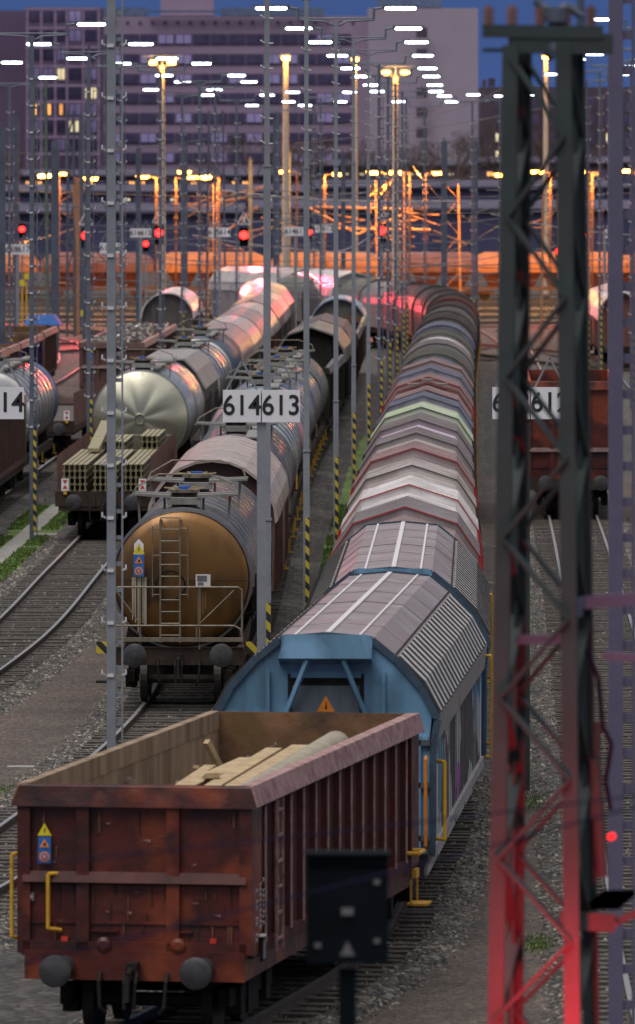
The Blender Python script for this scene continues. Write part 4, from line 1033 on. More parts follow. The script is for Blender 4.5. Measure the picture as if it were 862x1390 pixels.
beam_bundle(-.6, 5, 1.34, 5, 3.2, 10, 'middle bundle of steel beams farther back on the flat wagon')
dn = MB(); dn.hexa([(-.9, -2, 2.2), (-.55, -2, 2.2), (-.55, 8, 2.75), (-.9, 8, 2.75), (-.9, -2, 2.3), (-.55, -2, 2.3), (-.55, 8, 2.85), (-.9, 8, 2.85)])
o = dn.build('steel_girder', 'beamsteel'); o.location = locC; o.rotation_euler.z = rzC; tag(o, 'single slanting yellowish girder behind the left beam bundle', 'girder')
y = seq(TC, y + 3.4, [
    (lambda L: tank_wagon(L, 1.6, 'tanksilver', 'tankcone', zc=2.62, bands=3, platforms=(.12,), cone=True, dome=.3), 19, 'polished silver tank wagon with creased pale gold end'),
    ], GC)
y = seq(TC, y + 2.0, [
    (lambda L: covered(L, 'eave', 'hood_dark', [(-1.5, 1.2), (-1.55, 3.1), (-1.2, 3.7), (-.75, 4.15), (.75, 4.15), (1.2, 3.7), (1.55, 3.1), (1.5, 1.2)], facepost='hood_dark'), 17, 'hopper wagon with flat pale grey roof behind the polished tank'),
    (lambda L: tank_wagon(L, 1.5, 'tanksilver', 'tanksilver', zc=2.6, bands=5, platforms=(.2,)), 17, 'silver tank wagon before the slate banded one'),
    (lambda L: tank_wagon(L, 1.5, 'tanknavy', 'tanksilver', zc=2.65, bands=3, platforms=(.4,), rear_band='tanknavy'), 17, 'slate blue tank wagon in front of the pink lit covered wagons'),
    (lambda L: covered(L, 'hood_pink', 'hood_dark', RP), 19, 'nearest covered wagon with red lit curved roof behind the slate tank'),
    (lambda L: covered(L, 'hood_pale', 'hood_dark', RP), 19, 'second covered wagon with red lit roof on the third track'),
    (lambda L: covered(L, 'hood_pink', 'hood_redbrown', RP), 19, 'third covered wagon with red lit roof on the third track'),
    (lambda L: covered(L, 'hood_pale', 'hood_redbrown', RP), 19, 'red lit covered wagon in the middle of the third track string'),
    (lambda L: covered(L, 'hood_pink', 'hood_dark', HP), 19, 'covered wagon before the farthest straight standing ones on the third track'),
    (lambda L: covered(L, 'hood_pale', 'hood_dark', HP), 19, 'fourth covered wagon with angular roof on the third track'),
    (lambda L: covered(L, 'hood_grey', 'hood_olive', HP), 19, 'farthest straight standing covered wagon on the third track'),
    (lambda L: covered(L, 'hood_pale', 'hood_olive', HP), 16, 'covered wagon with patchy roof beginning the far left turn'),
    (lambda L: covered(L, 'hood_silver', 'hood_dark', HP), 16, 'last covered wagon of the third track beyond the bend'),
    ], GC)

# ---- track D / E / R ----------------------------------------------------------------------------
GD = 'goods wagons on the fourth track'
def scrap_load(o, L, hb=3.1, lab='heap of mixed scrap metal'):
    m = MB(); hl = L / 2 - .95; rn = random.Random(int(L * 10))
    nx, ny = 8, 30; hgt = [[hb - .12 + rn.uniform(-.16, .14) for _ in range(nx + 1)] for _ in range(ny + 1)]
    for i in range(ny):
        for j in range(nx):
            P = lambda a, b: (-1.28 + 2.56 * b / nx, -hl + 2 * hl * a / ny, hgt[a][b])
            m.face([P(i, j), P(i, j + 1), P(i + 1, j + 1), P(i + 1, j)])
    for i in range(420):
        c = Vector((rn.uniform(-1.15, 1.15), rn.uniform(-hl + .3, hl - .3), hb + rn.uniform(-.15, .1))); d = Vector((rn.uniform(-1, 1), rn.uniform(-1, 1), rn.uniform(-.5, .5))) * rn.uniform(.08, .28)
        m.bar(c - d, c + d, rn.uniform(.03, .2), rn.uniform(.02, .07), rn.randint(1, 2))
    b = m.build('scrap_load', ['scrap', 'scrapbits', 'band']); b.location = o.location; b.rotation_euler = o.rotation_euler
    tag(b, lab, 'scrap', kind='stuff')
seq(TD, 220, [(lambda L: gondola(L, 3.35, 'hood_dark', 'brownwagon', 'rimred', 'rust_in'), 20, 'dark brown open wagon at the left picture edge'),
              (lambda L: gondola(L, 3.35, 'hood_dark', 'brownwagon', 'rimred', 'rust_in'), 22, 'dark brown open wagon under the left number board')], GD)
y = seq(TD, 263, [(lambda L: tank_wagon(L, 1.5, 'tanksilver', 'tanksilver', zc=2.55, bands=9, platforms=(.3,), rear_band='tankblueband'), 21, 'silver banded tank wagon at the left picture edge')], GD)
y = seq(TD, y + 12, [(lambda L: flat_wagon(L), 24, 'flat wagon with stakes and rusty fittings beyond the left silver tank')], GD)
y = seq(TD, 350, [(lambda L: gondola(L, 3.2, 'brownwagon', 'brownwagon', 'rimred', 'rust_in'), 22, 'oxide red open wagon heaped with scrap behind the ladder mast')], GD)
o = [c for c in COL.objects if c.get('label', '').startswith('oxide red open wagon heaped')][0]
scrap_load(o, 22, 3.15, 'heap of pale scrap metal in the near oxide red wagon')
for xx in (0,):
    pass
hz = hazard_sign(o, -1.0, -22 / 2 + .72 - .06, 2.6, .8)
y2 = y
y = seq(TD, y + .3, [(lambda L: gondola(L, 3.2, 'brownwagon', 'brownwagon', 'rimred', 'rust_in'), 22, 'second oxide red open wagon with scrap, farther back')], GD)
o = [c for c in COL.objects if c.get('label', '').startswith('second oxide red open')][0]
scrap_load(o, 22, 3.15, 'heap of scrap metal in the second, farther oxide red wagon')
y = seq(TD, y + 42, [(lambda L: covered(L, 'hood_silver', 'hood_dark', RP, facepost='hood_dark'), 24, 'covered wagon with bulging red and white lit roof at the left')], GD)
GE = 'open wagons on the far left track'
def purple(L): return gondola(L, 3.2, 'purplewagon', 'purplewagon', 'rimred', 'rust_in')
y = seq(TE, 300, [(lambda L: gondola(L, 3.2, 'brownwagon', 'brownwagon', 'rimred', 'rust_in'), 16, 'brown open wagon at far left edge behind the silver tank'),
                  (lambda L: gondola(L, 3.2, 'brownwagon', 'brownwagon', 'rimred', 'rust_in'), 16, 'middle brown open wagon on the far left track'),
                  (lambda L: gondola(L, 3.2, 'redbrown', 'brownwagon', 'rimred', 'rust_in'), 16, 'brown open wagon just before the purple blue one'),
                  (purple, 22, 'purple blue sided open wagon with red lit rim'),
                  (lambda L: gondola(L, 3.25, 'brownwagon', 'brownwagon', 'rimred', 'rust_in'), 16, 'last brown open wagon on the far left track')], GE)
p = S(57, 436, 26); mb = MB(); mb.hexa([(-.95, -2, 0), (.95, -2, 0), (.95, 2, 0), (-.95, 2, 0), (-.7, -1.8, .5), (.55, -1.8, .55), (.6, 1.8, .5), (-.7, 1.8, .45)])
o = mb.build('tarpaulin_bundle', 'bluetarp', loc=(TE.x(p.y), p.y, 3.0)); tag(o, 'bright blue tarpaulin bundle lying in the last open wagon at left', 'tarpaulin')
GR = 'goods wagons on the right hand track'
seq(TR, 243.5, [(lambda L: gondola(L, 4.25, 'redbrown', 'redbrown', 'redorange', 'rust_in', endin='redbrown', z0=1.3), 16, 'tall red orange open wagon behind the near lattice mast'),
              ], GR)
seq(TR2, 432, [(lambda L: covered(L, 'hood_silver', 'hood_redbrown', HP), 18, 'pink lit covered wagon beyond the red orange one at right'),
              (lambda L: covered(L, 'hood_pale', 'hood_dark', HP), 18, 'covered wagon behind the pink lit one at right')], GR)
seq(TR2, 262, [(lambda L: tank_wagon(L, 1.45, 'tanksilver', 'tankblue', bands=5, platforms=(.4,)), 17, 'tank wagon at the right picture edge')], 'goods wagons on the right hand track')

# ---- orange hopper wagons across the back ---------------------------------------------------------
def hopper(body):
    r = thing('hopper_wagon'); L = 10.6
    m = MB(); ys = [(-4.7, 3.0), (-3.7, 3.9), (-2.5, 4.25), (2.5, 4.25), (3.7, 3.9), (4.7, 3.0)]
    # body: axis along x here (wagon stands across the view)
    prof = [(-1.45, 2.5), (-1.35, 3.2), (-.9, 3.95), (0, 4.2), (.9, 3.95), (1.35, 3.2), (1.45, 2.5)]
    secs = [(-4.9, .55), (-4.5, .8), (-3.6, 1.0), (3.6, 1.0), (4.5, .8), (4.9, .55)]
    k = len(m.v); n = len(prof)
    for x, s in secs:
        for a, z in prof: m.v.append((x, a * (s * .3 + .7), 2.5 + (z - 2.5) * s))
    for g_ in range(len(secs) - 1):
        for i in range(n - 1): m.f.append([k + g_ * n + i, k + g_ * n + i + 1, k + (g_ + 1) * n + i + 1, k + (g_ + 1) * n + i]); m.m.append(0)
    m.face([m.v[k + i] for i in range(n)], 0); m.face([m.v[k + 5 * n + i] for i in reversed(range(n))], 0)
    for x in np.arange(-3.6, 3.7, 1.2): m.box(x, -1.43, 2.95, .1, .1, .8, 0)
    m.box(0, -1.46, 2.5, 9.4, .12, .14, 0)
    m.build('hopper_body', body, r)
    ch = MB()
    for xc in (-2.6, 0, 2.6): ch.hexa([(xc - .5, -.6, .9), (xc + .5, -.6, .9), (xc + .5, .6, .9), (xc - .5, .6, .9), (xc - 1.3, -1.35, 2.5), (xc + 1.3, -1.35, 2.5), (xc + 1.3, 1.35, 2.5), (xc - 1.3, 1.35, 2.5)])
    ch.build('discharge_chute', 'hopperbrown', r)
    fr = MB(); fr.box(0, -1.2, 1.05, 9.8, .14, .3); fr.box(0, 1.2, 1.05, 9.8, .14, .3)
    for x in (-4.8, 4.8): fr.box(x, 0, 1.05, .14, 2.4, .3); fr.bar((x * .95, -1.1, 1.2), (x * .6, -1.1, 2.5), .1); fr.bar((x * .95, -1.1, 1.2), (x * .95, -1.1, 2.8), .07)
    fr.build('underframe', 'brownwagon', r)
    for xc in (-3.6, 3.6):
        w = MB(); n = 18
        for yy in (-.82, .75): w.lathe([(yy, .46), (yy + .13, .46)], .46, n, xc)
        w.build('wheelset', 'wheel', r)
        bg = MB(); bg.box(xc, -1.0, .7, 1.5, .1, .25); bg.build('axle_guard', 'hopperbrown', r)
    return r
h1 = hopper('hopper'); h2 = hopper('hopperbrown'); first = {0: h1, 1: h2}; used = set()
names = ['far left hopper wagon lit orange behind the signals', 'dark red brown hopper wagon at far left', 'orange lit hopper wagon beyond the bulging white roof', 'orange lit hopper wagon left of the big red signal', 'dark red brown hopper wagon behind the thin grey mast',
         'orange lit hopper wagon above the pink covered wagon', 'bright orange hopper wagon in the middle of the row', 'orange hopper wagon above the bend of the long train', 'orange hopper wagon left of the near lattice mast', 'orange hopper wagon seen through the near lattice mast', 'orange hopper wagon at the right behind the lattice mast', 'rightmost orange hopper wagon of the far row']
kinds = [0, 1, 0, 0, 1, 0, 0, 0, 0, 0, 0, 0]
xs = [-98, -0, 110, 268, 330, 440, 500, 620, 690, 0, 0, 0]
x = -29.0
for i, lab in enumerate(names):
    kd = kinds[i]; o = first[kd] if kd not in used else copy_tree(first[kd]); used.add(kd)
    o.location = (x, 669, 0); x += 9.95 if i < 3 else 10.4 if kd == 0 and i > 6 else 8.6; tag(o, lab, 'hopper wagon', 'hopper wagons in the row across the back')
    if i >= 12: break

# ---- masts -----------------------------------------------------------------------------------------
def ladder_mast(Hm, w=.26, rung=.06, matn='galv', pitch=.395, stripes=True, bolts=True, lamp=True, reach=1.0, stripe_h=3.0):
    r = thing('lamp_mast')
    m = MB(); m.box(-w * .16, 0, Hm / 2 - .1, w * .50, .16, Hm + .2); m.box(w * .46, 0, Hm / 2 - .1 - .6, w * .10, .14, Hm - 1.0)
    z = .3
    while z < Hm - 1.4: m.box(w * .26, -.02, z, w * .36, .05, rung); z += pitch
    m.build('mast_post', matn, r)
    if bolts:
        b = MB(); z = 3.4; k = 0
        while z < Hm - .8:
            for sx in (-1, 1):
                x0 = -w * .48 if sx < 0 else w * .49
                b.bar((x0, -.05, z), (x0 + sx * .05, -.12, z + .03), .03); b.bar((x0 + sx * .05, -.12, z + .03), (x0 + sx * .05, -.12, z + .09), .025); 
            b.box(-w * .2, -.095, z, .1, .02, .05)
            z += .8; k += 1
        b.build('climbing_bolts', 'whitepaint', r)
    if stripes:
        s = MB(); s.box(w * .2, -.10, .3 + stripe_h / 2, .09, .02, stripe_h); s.build('hazard_strip', 'hazard', r)
    if lamp:
        c = MB()
        c.path([(-1.05, 0, Hm + .02), (-.3, 0, Hm - .02), (0, 0, Hm - .15), (.3, 0, Hm - .02), (1.05, 0, Hm + .02)], .03); c.path([(-1.0, 0, Hm + .06), (1.0, 0, Hm + .06)], .025)
        c.build('crossarm', 'galvdark', r)
        for sx in (-1, 1):
            h = MB(); h.path([(sx * 1.02, 0, Hm), (sx * 1.04, 0, Hm + .32), (sx * 1.32, 0, Hm + .36)], .035)
            h.box(sx * 1.76, 0, Hm + .40, 1.0, .3, .05); lh = h.build('lamp_head', 'galvdark', r)
            d = MB(); z_ = Hm + .33; n_ = 10; k_ = len(d.v); rr = [(-.43, .015), (-.41, .035), (-.37, .05), (.37, .05), (.41, .035), (.43, .015)]
            for dx_, r_q in rr:
                for i_ in range(n_): d.v.append((sx * 1.76 + dx_, r_q * 1.3 * math.cos(2 * PI * i_ / n_), z_ + r_q * math.sin(2 * PI * i_ / n_)))
            for g_q in range(5):
                for i_ in range(n_):
                    j_ = (i_ + 1) % n_; d.f.append([g_q * n_ + i_, g_q * n_ + j_, (g_q + 1) * n_ + j_, (g_q + 1) * n_ + i_]); d.m.append(0)
            d.face([d.v[i_] for i_ in range(n_)]); d.face([d.v[5 * n_ + i_] for i_ in range(n_)])
            d.build('diffuser', 'led', lh)
    return r
proto = ladder_mast(15.1)
darkp = ladder_mast(15.1, matn='galvdark')
thin = ladder_mast(15.1, w=.15, matn='galvdark')
GM = 'lamp masts between the tracks'
masts = [ # x, s, ytop or None, kind, label
 (155, 89, None, 'N', 'wide grey ladder mast left of the bronze tank wagon, the nearest lamp mast'),
 (362.5, 75.6, None, 'T', 'slim grey lamp mast with hazard stripes behind the number boards 614 and 613'),
 (416, 60.5, None, 'T', 'slim grey lamp mast just right of the number board 613'),
 (456, 49.9, 28, 'T', 'slim lamp mast with the highest right hand lamp, left of the long train'),
 (480, 42.3, 53, 'T', 'second slim lamp mast left of the long train'),
 (500, 37.2, 70, 'T', 'third slim lamp mast left of the long train'),
 (516, 33, 87, 'D', 'fourth bluish lamp mast left of the long train'),
 (528, 29.7, 103, 'D', 'bluish lamp mast left of the tall orange twin lamp mast'),
 (538, 26.9, 113, 'D', 'bluish lamp mast right of the tall orange twin lamp mast'),
 (547, 24.6, 124, 'D', 'thin far lamp mast behind the tall orange twin lamp mast'),
 (552, 22.6, 132, 'D', 'farthest thin lamp mast behind the orange twin lamp'),
 (577, 20.5, 145, 'D', 'thin far lamp mast where the long train bends'),
 (642, 22.0, 138, 'D', 'thin lamp mast with striped foot right of the train bend'),
 (680, 21.3, 136, 'D', 'thin lamp mast just left of the near lattice mast'),
 (45, 44.9, 48, 'D', 'bluish lamp mast with striped foot beside the grass at left'),
 (122, 39.4, 73, 'D', 'bluish lamp mast left of the polished silver tank'),
 (166, 34.5, 91, 'D', 'bluish lamp mast half hidden behind the wide ladder mast'),
 (219, 30.9, 97, 'D', 'bluish lamp mast in front of the bulging white roof'),
 (272, 27.9, 112, 'D', 'bluish lamp mast between the third and fourth tracks'),
 (293, 25.6, 120, 'D', 'thin lamp mast right of the one between third and fourth tracks'),
 (322, 23.0, 137, 'D', 'thin grey lamp mast left of the big red signal'),
 (378, 20.5, 150, 'D', 'thin far lamp mast left of the pink covered wagon'),
 (436, 22.0, 133, 'D', 'thin far lamp mast above the pink covered wagon'),
 (427, 20.0, 145, 'D', 'thinnest far lamp mast above the pink covered wagon'),
 (248, 24.5, 130, 'D', 'dark far lamp mast left of the lamp mast pair'),
 (14, 28.7, 115, 'D', 'bluish lamp mast at the far left by board 618'),
 (-62, 55, 10, 'D', 'lamp mast outside the left picture edge whose lamp shows'),
 (-42, 33, 96, 'D', 'far lamp mast outside the left edge whose lamp shows'),
 (815, 24.6, 98, 'D', 'thin lamp mast left of the near right ladder mast'),
 (797, 26, 110, 'D', 'thin lamp mast right of the near lattice mast'),
 (828, 25.2, 90, 'D', 'thin lamp mast beside the near right ladder mast'),
 (888, 38, 40, 'D', 'lamp mast outside the right edge whose left lamp shows'),
 (870, 33, 68, 'D', 'farther lamp mast outside the right edge whose left lamp shows'),
 (858, 29, 84, 'D', 'far lamp mast at the right picture edge'),
]
usedp = set(); led_pts = []
protoN = ladder_mast(15.3, w=.27, pitch=.40, stripes=False, lamp=True)
def tube_mast():
    r = thing('lamp_mast'); Hm = 15.1
    m = MB(); m.box(0, 0, 2.4, .145, .16, 4.8); m.box(0, 0, 8.0, .13, .13, 6.4); m.box(0, 0, 13.05, .10, .10, 4.1)
    m.box(0, 0, 4.85, .17, .19, .04); m.box(0, 0, 11.2, .15, .16, .04); m.build('mast_post', 'galv', r)
    b = MB(); z = 11.6
    while z < Hm - .5: b.bar((.04, -.05, z), (.11, -.1, z), .025); b.bar((-.04, -.05, z), (-.11, -.1, z + .05), .025); z += .45
    b.build('climbing_bolts', 'whitepaint', r)
    s = MB(); s.box(.02, -.095, 1.85, .09, .02, 3.0); s.build('hazard_strip', 'hazard', r)
    for ch in [c for c in proto.children if c.name.startswith(('crossarm', 'lamp_head'))]: copy_tree(ch, r)
    return r
protoT = tube_mast()
PR = {'N': protoN, 'T': protoT, 'D': darkp}
for (x, s, yt, kd, lab) in masts:
    src = PR[kd]; o = src if kd not in usedp else copy_tree(src); usedp.add(kd)
    o.location = ((x - CX) / s, F / s, -.3)
    if yt is not None:
        Ht = H + (Y0 - yt) / s; o.scale = (1, 1, (Ht + .3) / 15.1)
    if s < 36 and kd == 'D': o.scale.x = 1.0
    tag(o, lab, 'lamp mast', GM)
for o_ in (thin, proto):
    for c in list(o_.children):
        for d in list(c.children): bpy.data.objects.remove(d)
        bpy.data.objects.remove(c)
    bpy.data.objects.remove(o_)

# number boards on posts
GS = 'track number boards on posts'
def board_post(x, s, left, right, zb=6.81, hz=True, lab='', post_w=.1, tri=True, cat='track sign'):
    r = thing('track_number_sign', lab, cat, ((x - CX) / s, F / s, -.3), 0, GS)
    m = MB(); m.box(-.09 if right == '612' and hz is False and s > 70 else 0, .03, 3.6, post_w * 1.6, post_w, 7.2 - .0); m.build('post', 'nearmast' if right == '612' and s > 70 else 'galv', r)
    if hz:
        q = MB(); q.box(.02, -.04, 1.85, .11, .02, 3.0); q.build('hazard_strip', 'hazard', r)
    for sx, t in ((-1, left), (1, right)):
        if not t: continue
        b = MB(); b.box(sx * .345, -.06, zb + .15, .67, .03, .57); bo = b.build('number_board', 'white', r)
        text_mesh(t, .50, 'black', bo, 'number', (sx * .345, -.08, zb + .15), bold=.012, sx=.92)
        if tri:
            a = MB(); zt = zb + .15 + .29
            a.bar((sx * .345, -.02, zt + .52), (sx * .06, -.02, zt - .05), .035); a.bar((sx * .345, -.02, zt + .52), (sx * .64, -.02, zt - .05), .035)
            a.build('board_bracket', 'galv', r)
    return r
board_post(355, 77, '614', '613', hz=False, lab='number boards 614 and 613 on a striped post over the bronze tank wagon')
board_post(-19, 76, '615', '614', lab='number board 614 at the left picture edge')
board_post(720, 76, '613', '612', hz=False, lab='number boards with 612 behind the near lattice mast')
for (x, s, a, b, yb) in ((24, 24, '618', '617', 335), (152, 24, '617', '616', 333), (191, 21, '616', '615', 313), (298, 21.5, '615', '614', 312), (401, 21, '614', '613', 311), (438, 20, '613', '612', 307), (697, 21, '612', '611', 314), (821, 21, None, '611', 314)):
    sg = board_post(x, s, a, b, hz=False, zb=10.7 - (yb - 240) / s, lab=f'far pair of number boards reading {a} and {b}' if a else 'far number board 611 right of the near lattice mast', post_w=.12)
    for c in sg.children:
        if c.name.startswith('post'): c.scale.z = (10.55 - (yb - 240) / s + .5) / 7.2

# light signals
def signal(x, y, s, big=True, lab=''):
    p = S(x, y, s)
    r = thing('light_signal', lab, 'railway signal', (p.x, p.y, -.3), 0, 'red light signals'); z = p.z + .3
    m = MB(); m.box(0, .1, z / 2, .14, .14, z); m.build('post', 'galv', r)
    k = 1.0 if big else .7
    h = MB(); h.box(0, 0, z - .15 * k, .62 * k, .2, 1.35 * k); h.build('signal_head', 'boxblack', r)
    l = MB(); l.lathe([(-.20, .25 * k), (-.12, .29 * k), (-.1, .29 * k)], z, 20); l.build('red_lens', 'redsig', r)
    hd = MB(); hd.lathe([(-.30, .33 * k), (-.1, .33 * k)], z, 16, cap=False); hd.build('lens_hood', 'boxblack', r)
    if big:
        t = MB(); zz = z + .75; a = .48
        P = [(-a, -.05, zz), (a, -.05, zz), (0, -.05, zz + .85)]
        for i in range(3): t.bar(P[i], P[(i + 1) % 3], .06, .05, up=(0, 1, 0))
        tb = t.build('triangle_sign', 'white', r); text_mesh('3', .5, 'white', tb, 'digit', (0, -.07, zz + .3), bold=.03)
    return r, p
reds = []
for (x, y, s, big, lab) in ((30, 311, 20, False, 'small red light signal left of board 617'), (-2, 309, 18, True, 'red light signal at the left picture edge'), (117, 320, 20.5, True, 'large red light signal with number triangle left of the ladder mast'),
                            (216, 316, 19, True, 'red light signal with triangle right of boards 616 and 615'), (198, 331, 17.5, False, 'small low red light signal before the orange hopper'), (331, 319, 19.5, True, 'large red light signal with number triangle right of boards 615 and 614'),
                            (420, 315, 18, False, 'small red light signal between the two right board pairs'), (518, 313, 19, True, 'red light signal with triangle above the long train bend'), (758, 341, 18, False, 'small red light signal seen through the lattice mast'), (791, 319, 18, False, 'small red light signal right of the near lattice mast')):
    r_, p_ = signal(x, y, s, big, lab); reds.append((p_, big))
def lamp_light(name, loc, col, power, radius=.15):
    l = bpy.data.lights.new(name, 'POINT'); l.energy = power; l.color = col; l.shadow_soft_size = radius
    o = bpy.data.objects.new(name, l); COL.objects.link(o); o.location = loc; return o
for p_, big in reds:
    l_ = bpy.data.lights.new('signal_light', 'SPOT'); l_.energy = (9000 if p_.x < .5 else 3500) if big else 2500; l_.color = (1, .05, .08); l_.spot_size = math.radians(75); l_.spot_blend = .6; l_.shadow_soft_size = .14
    o_ = bpy.data.objects.new('signal_light', l_); COL.objects.link(o_); o_.location = (p_.x, p_.y - .45, p_.z); o_.rotation_euler = Vector((0, .96, .27)).to_track_quat('Z', 'Y').to_euler()

# tall sodium masts, street lamps
def tall_orange(x, ytop, s, twin, lab):
    z = H + (Y0 - ytop) / s
    r = thing('floodlight_mast', lab, 'lamp mast', ((x - CX) / s, F / s, -.3), 0, 'tall orange lit masts')
    m = MB(); m.tube((0, 0, 0), (0, 0, z), .33, 12, r2=.2); m.build('mast_post', 'concpost', r, True)
    ar = MB()
    if twin:
        ar.path([(-1.1, 0, z + .3), (0, 0, z - .1), (1.1, 0, z + .3)], .08); ar.path([(-1.6, 0, z + .75), (1.6, 0, z + .75)], .06); ar.path([(0, 0, z), (0, 0, z + .75)], .06)
    ar.path([(0, 0, z - .3), (0, 0, z + .2)], .1); ar.build('lamp_bracket', 'galvdark', r)
    for sx in ((-1, 1) if twin else (0,)):
        h = MB(); x0 = sx * .75
        h.hexa([(x0 - .45, -.32, z + .32 - .1 * abs(sx)), (x0 + .45, -.32, z + .32 - .1 * abs(sx)), (x0 + .45, .2, z + .45), (x0 - .45, .2, z + .45), (x0 - .35, -.2, z + .55), (x0 + .35, -.2, z + .55), (x0 + .35, .2, z + .58), (x0 - .35, .2, z + .58)])
        lh = h.build('lamp_head', 'galvdark', r)
        d = MB(); d.tube((x0 - sx * .0, -.34, z + .12), (x0, -.30, z + .34), .3, 14); d.build('lamp_glass', 'sodium', lh)
    lamp_light('sodium_light', ((x - CX) / s, F / s - 1.1, z - .2), (1, .45, .08), 700, .3)
tall_orange(220, 84, 17.5, True, 'tall orange lit mast with two lamps at left')
tall_orange(388, 78, 17.5, False, 'tall orange lit mast with a single lamp')
tall_orange(537, 98, 17.5, True, 'tall orange lit mast with two lamps above the train bend')
tall_orange(482, 80, 15, False, 'tall sodium lamp just right of the second slim mast')
tall_orange(741, 77, 15, False, 'tall sodium lamp seen past the top of the near lattice mast')
def street_lamp():
    r = thing('street_lamp'); z = 11.0
    m = MB(); m.box(0, 0, z / 2, .16, .16, z)
    m.bar((0, 0, z - .05), (-1.0, -.2, z + .08), .08)
    for k in range(8): m.box(.0, .1, z - 1.0 - k * .6, .42, .1, .14)
    m.build('lamp_post', 'brownwagon', r)
    h = MB(); h.box(-1.15, -.2, z + .14, 1.2, .4, .1); lh = h.build('lamp_head', 'galvdark', r)
    d = MB(); d.hexa([(-1.65, -.42, z - .12), (-.7, -.42, z - .12), (-.7, 0, z - .12), (-1.65, 0, z - .12), (-1.75, -.42, z + .09), (-.6, -.42, z + .09), (-.6, 0, z + .09), (-1.75, 0, z + .09)]); d.build('lamp_glass', 'sodium', lh)
    return r
sl = street_lamp(); place = ['beside the left lattice mast', 'at the left edge of the row', 'left of the red signal', 'left of the orange twin lamp mast', 'between the left masts', 'right of the dark far lamp mast', 'left of the thin grey mast', 'behind the slim mast by the boards', 'behind the second slim mast', 'above the train bend', 'right of the tall orange mast', 'beside the first thin right mast', 'just left of the near lattice mast', 'seen through the lattice mast', 'right of the near lattice mast', 'at the right picture edge']
for i, (x, y) in enumerate(((80, 238), (64, 237), (103, 237), (212, 238), (239, 236), (270, 236), (297, 236), (403, 236), (441, 235), (526, 236), (556, 235), (577, 234), (700, 233), (747, 233), (804, 233), (866, 232))):
    o = sl if i == 0 else copy_tree(sl); s = 16.2 + random.Random(i).uniform(-.5, 1.2); y += random.Random(i + 50).uniform(-4, 5); o.location = ((x - CX) / s, F / s, 10.7 - (y - 240) / s - 11.05)
    if i in (1, 2, 4, 8, 11): o.rotation_euler.z = PI
    tag(o, f'orange street lamp of the far row, {place[i]}', 'street lamp', 'orange street lamps in the far row')
    if i % 2 == 0 or i > 7: lamp_light('street_lamp_light', (o.location.x - .9, o.location.y - 1.2, 10.6), (1, .42, .07), 3600, .25)

# lattice masts
def lattice(name, x, s, ytop, w0, w1, matn, lab, zb=-.15, leg=.10, panel=1.2, arm=None, rz=0, single=False):
    zt = H + (Y0 - ytop) / s
    r = thing(name, lab, 'lattice mast', ((x - CX) / s, F / s, 0), rz)
    W_ = lambda z: w0 + (w1 - w0) * (z - zb) / (zt - zb)
    for sx in (-1, 1):
        for sy in (-1, 1):
            m = MB(); a, b = W_(zb) / 2, W_(zt) / 2
            m.bar((sx * a, sy * a, zb), (sx * b, sy * b, zt), leg, leg * .3); m.bar((sx * a, sy * (a - leg * .4), zb), (sx * b, sy * (b - leg * .4), zt), leg * .25, leg * .9)
            m.build('corner_leg', matn, r)
    d = MB(); z = zb; k = 0
    while z < zt - panel * .5:
        z2 = min(zt, z + panel); a, b = W_(z) / 2, W_(z2) / 2; t = 1 if k % 2 else -1
        for sy in (-1, 1): d.bar((-t * a, sy * a, z), (t * b, sy * b, z2), leg * .8, leg * .2)
        for sx in (-1, 1): d.bar((sx * a, -t * a, z), (sx * b, t * b, z2), leg * .2, leg * .8, up=(1, 0, 0))
        z = z2; k += 1
    d.build('lattice_bracing', matn, r)
    return r, zt
near, ztn = lattice('catenary_mast', 738, 175, 62, .72, .42, 'nearmast', 'near dark green lattice mast, blurred, with foot glowing red', leg=.125, panel=.62, rz=-.27)
for c in near.children: pass
def P_(x, y, s=175): return Matrix.Rotation(.27, 3, 'Z') @ (S(x, y, s) - Vector((near.location.x, near.location.y, 0)))
m = MB()
m.bar(P_(655, 42), P_(818, 44), .14, .10); m.bar(P_(690, 58), P_(832, 60), .12, .16); m.bar(P_(655, 68), P_(700, 68), .03)
m.build('crossarm', 'nearmast', near)
for x, h_ in ((663, 28), (695, 30), (733, 20), (768, 26), (802, 24)):
    t = MB(); a = P_(x, 42)
    for k in range(5): t.tube(a + Vector((0, 0, .02 + k * .033)), a + Vector((0, 0, .045 + k * .033)), .045, 10); 
    t.tube(a, a + Vector((0, 0, .2)), .02, 8); t.build('insulator', 'insul', near)
t = MB(); t.path([P_(735, 8), P_(752, 18), P_(770, 8), P_(790, 22)], .04); t.path([P_(728, 0), P_(745, 28), P_(775, 36)], .04); t.path([P_(788, -40), P_(788, 40)], .03, 8); t.tube(P_(757, 30), P_(757, 10), .09, 10); t.tube(P_(745, 62), P_(757, 75), .08, 10)
t.build('switch_gear', 'lattblue', near)
t = MB(); t.bar(P_(768, 820), P_(870, 812), .06, .10); t.bar(P_(768, 828), P_(790, 826), .12, .12); t.bar(P_(700, 868), P_(775, 868), .07, .07); t.bar(P_(820, 890), P_(870, 893), .05, .06)
t.build('bracket_arm', 'lilacmast', near)
t = MB(); t.bar(P_(760, 1248), P_(835, 1252), .16, .14); t.bar(P_(835, 1252), P_(880, 1232), .06, .06); t.hexa([P_(795, 1235), P_(840, 1235), P_(862, 1215), P_(820, 1215), P_(795, 1228), P_(840, 1228), P_(862, 1208), P_(820, 1208)])
t.tube(P_(808, 1030), P_(818, 1190), .045, 8); t.tube(P_(812, 980), P_(806, 1110), .03, 8); t.build('junction_gear', 'nearmast', near)
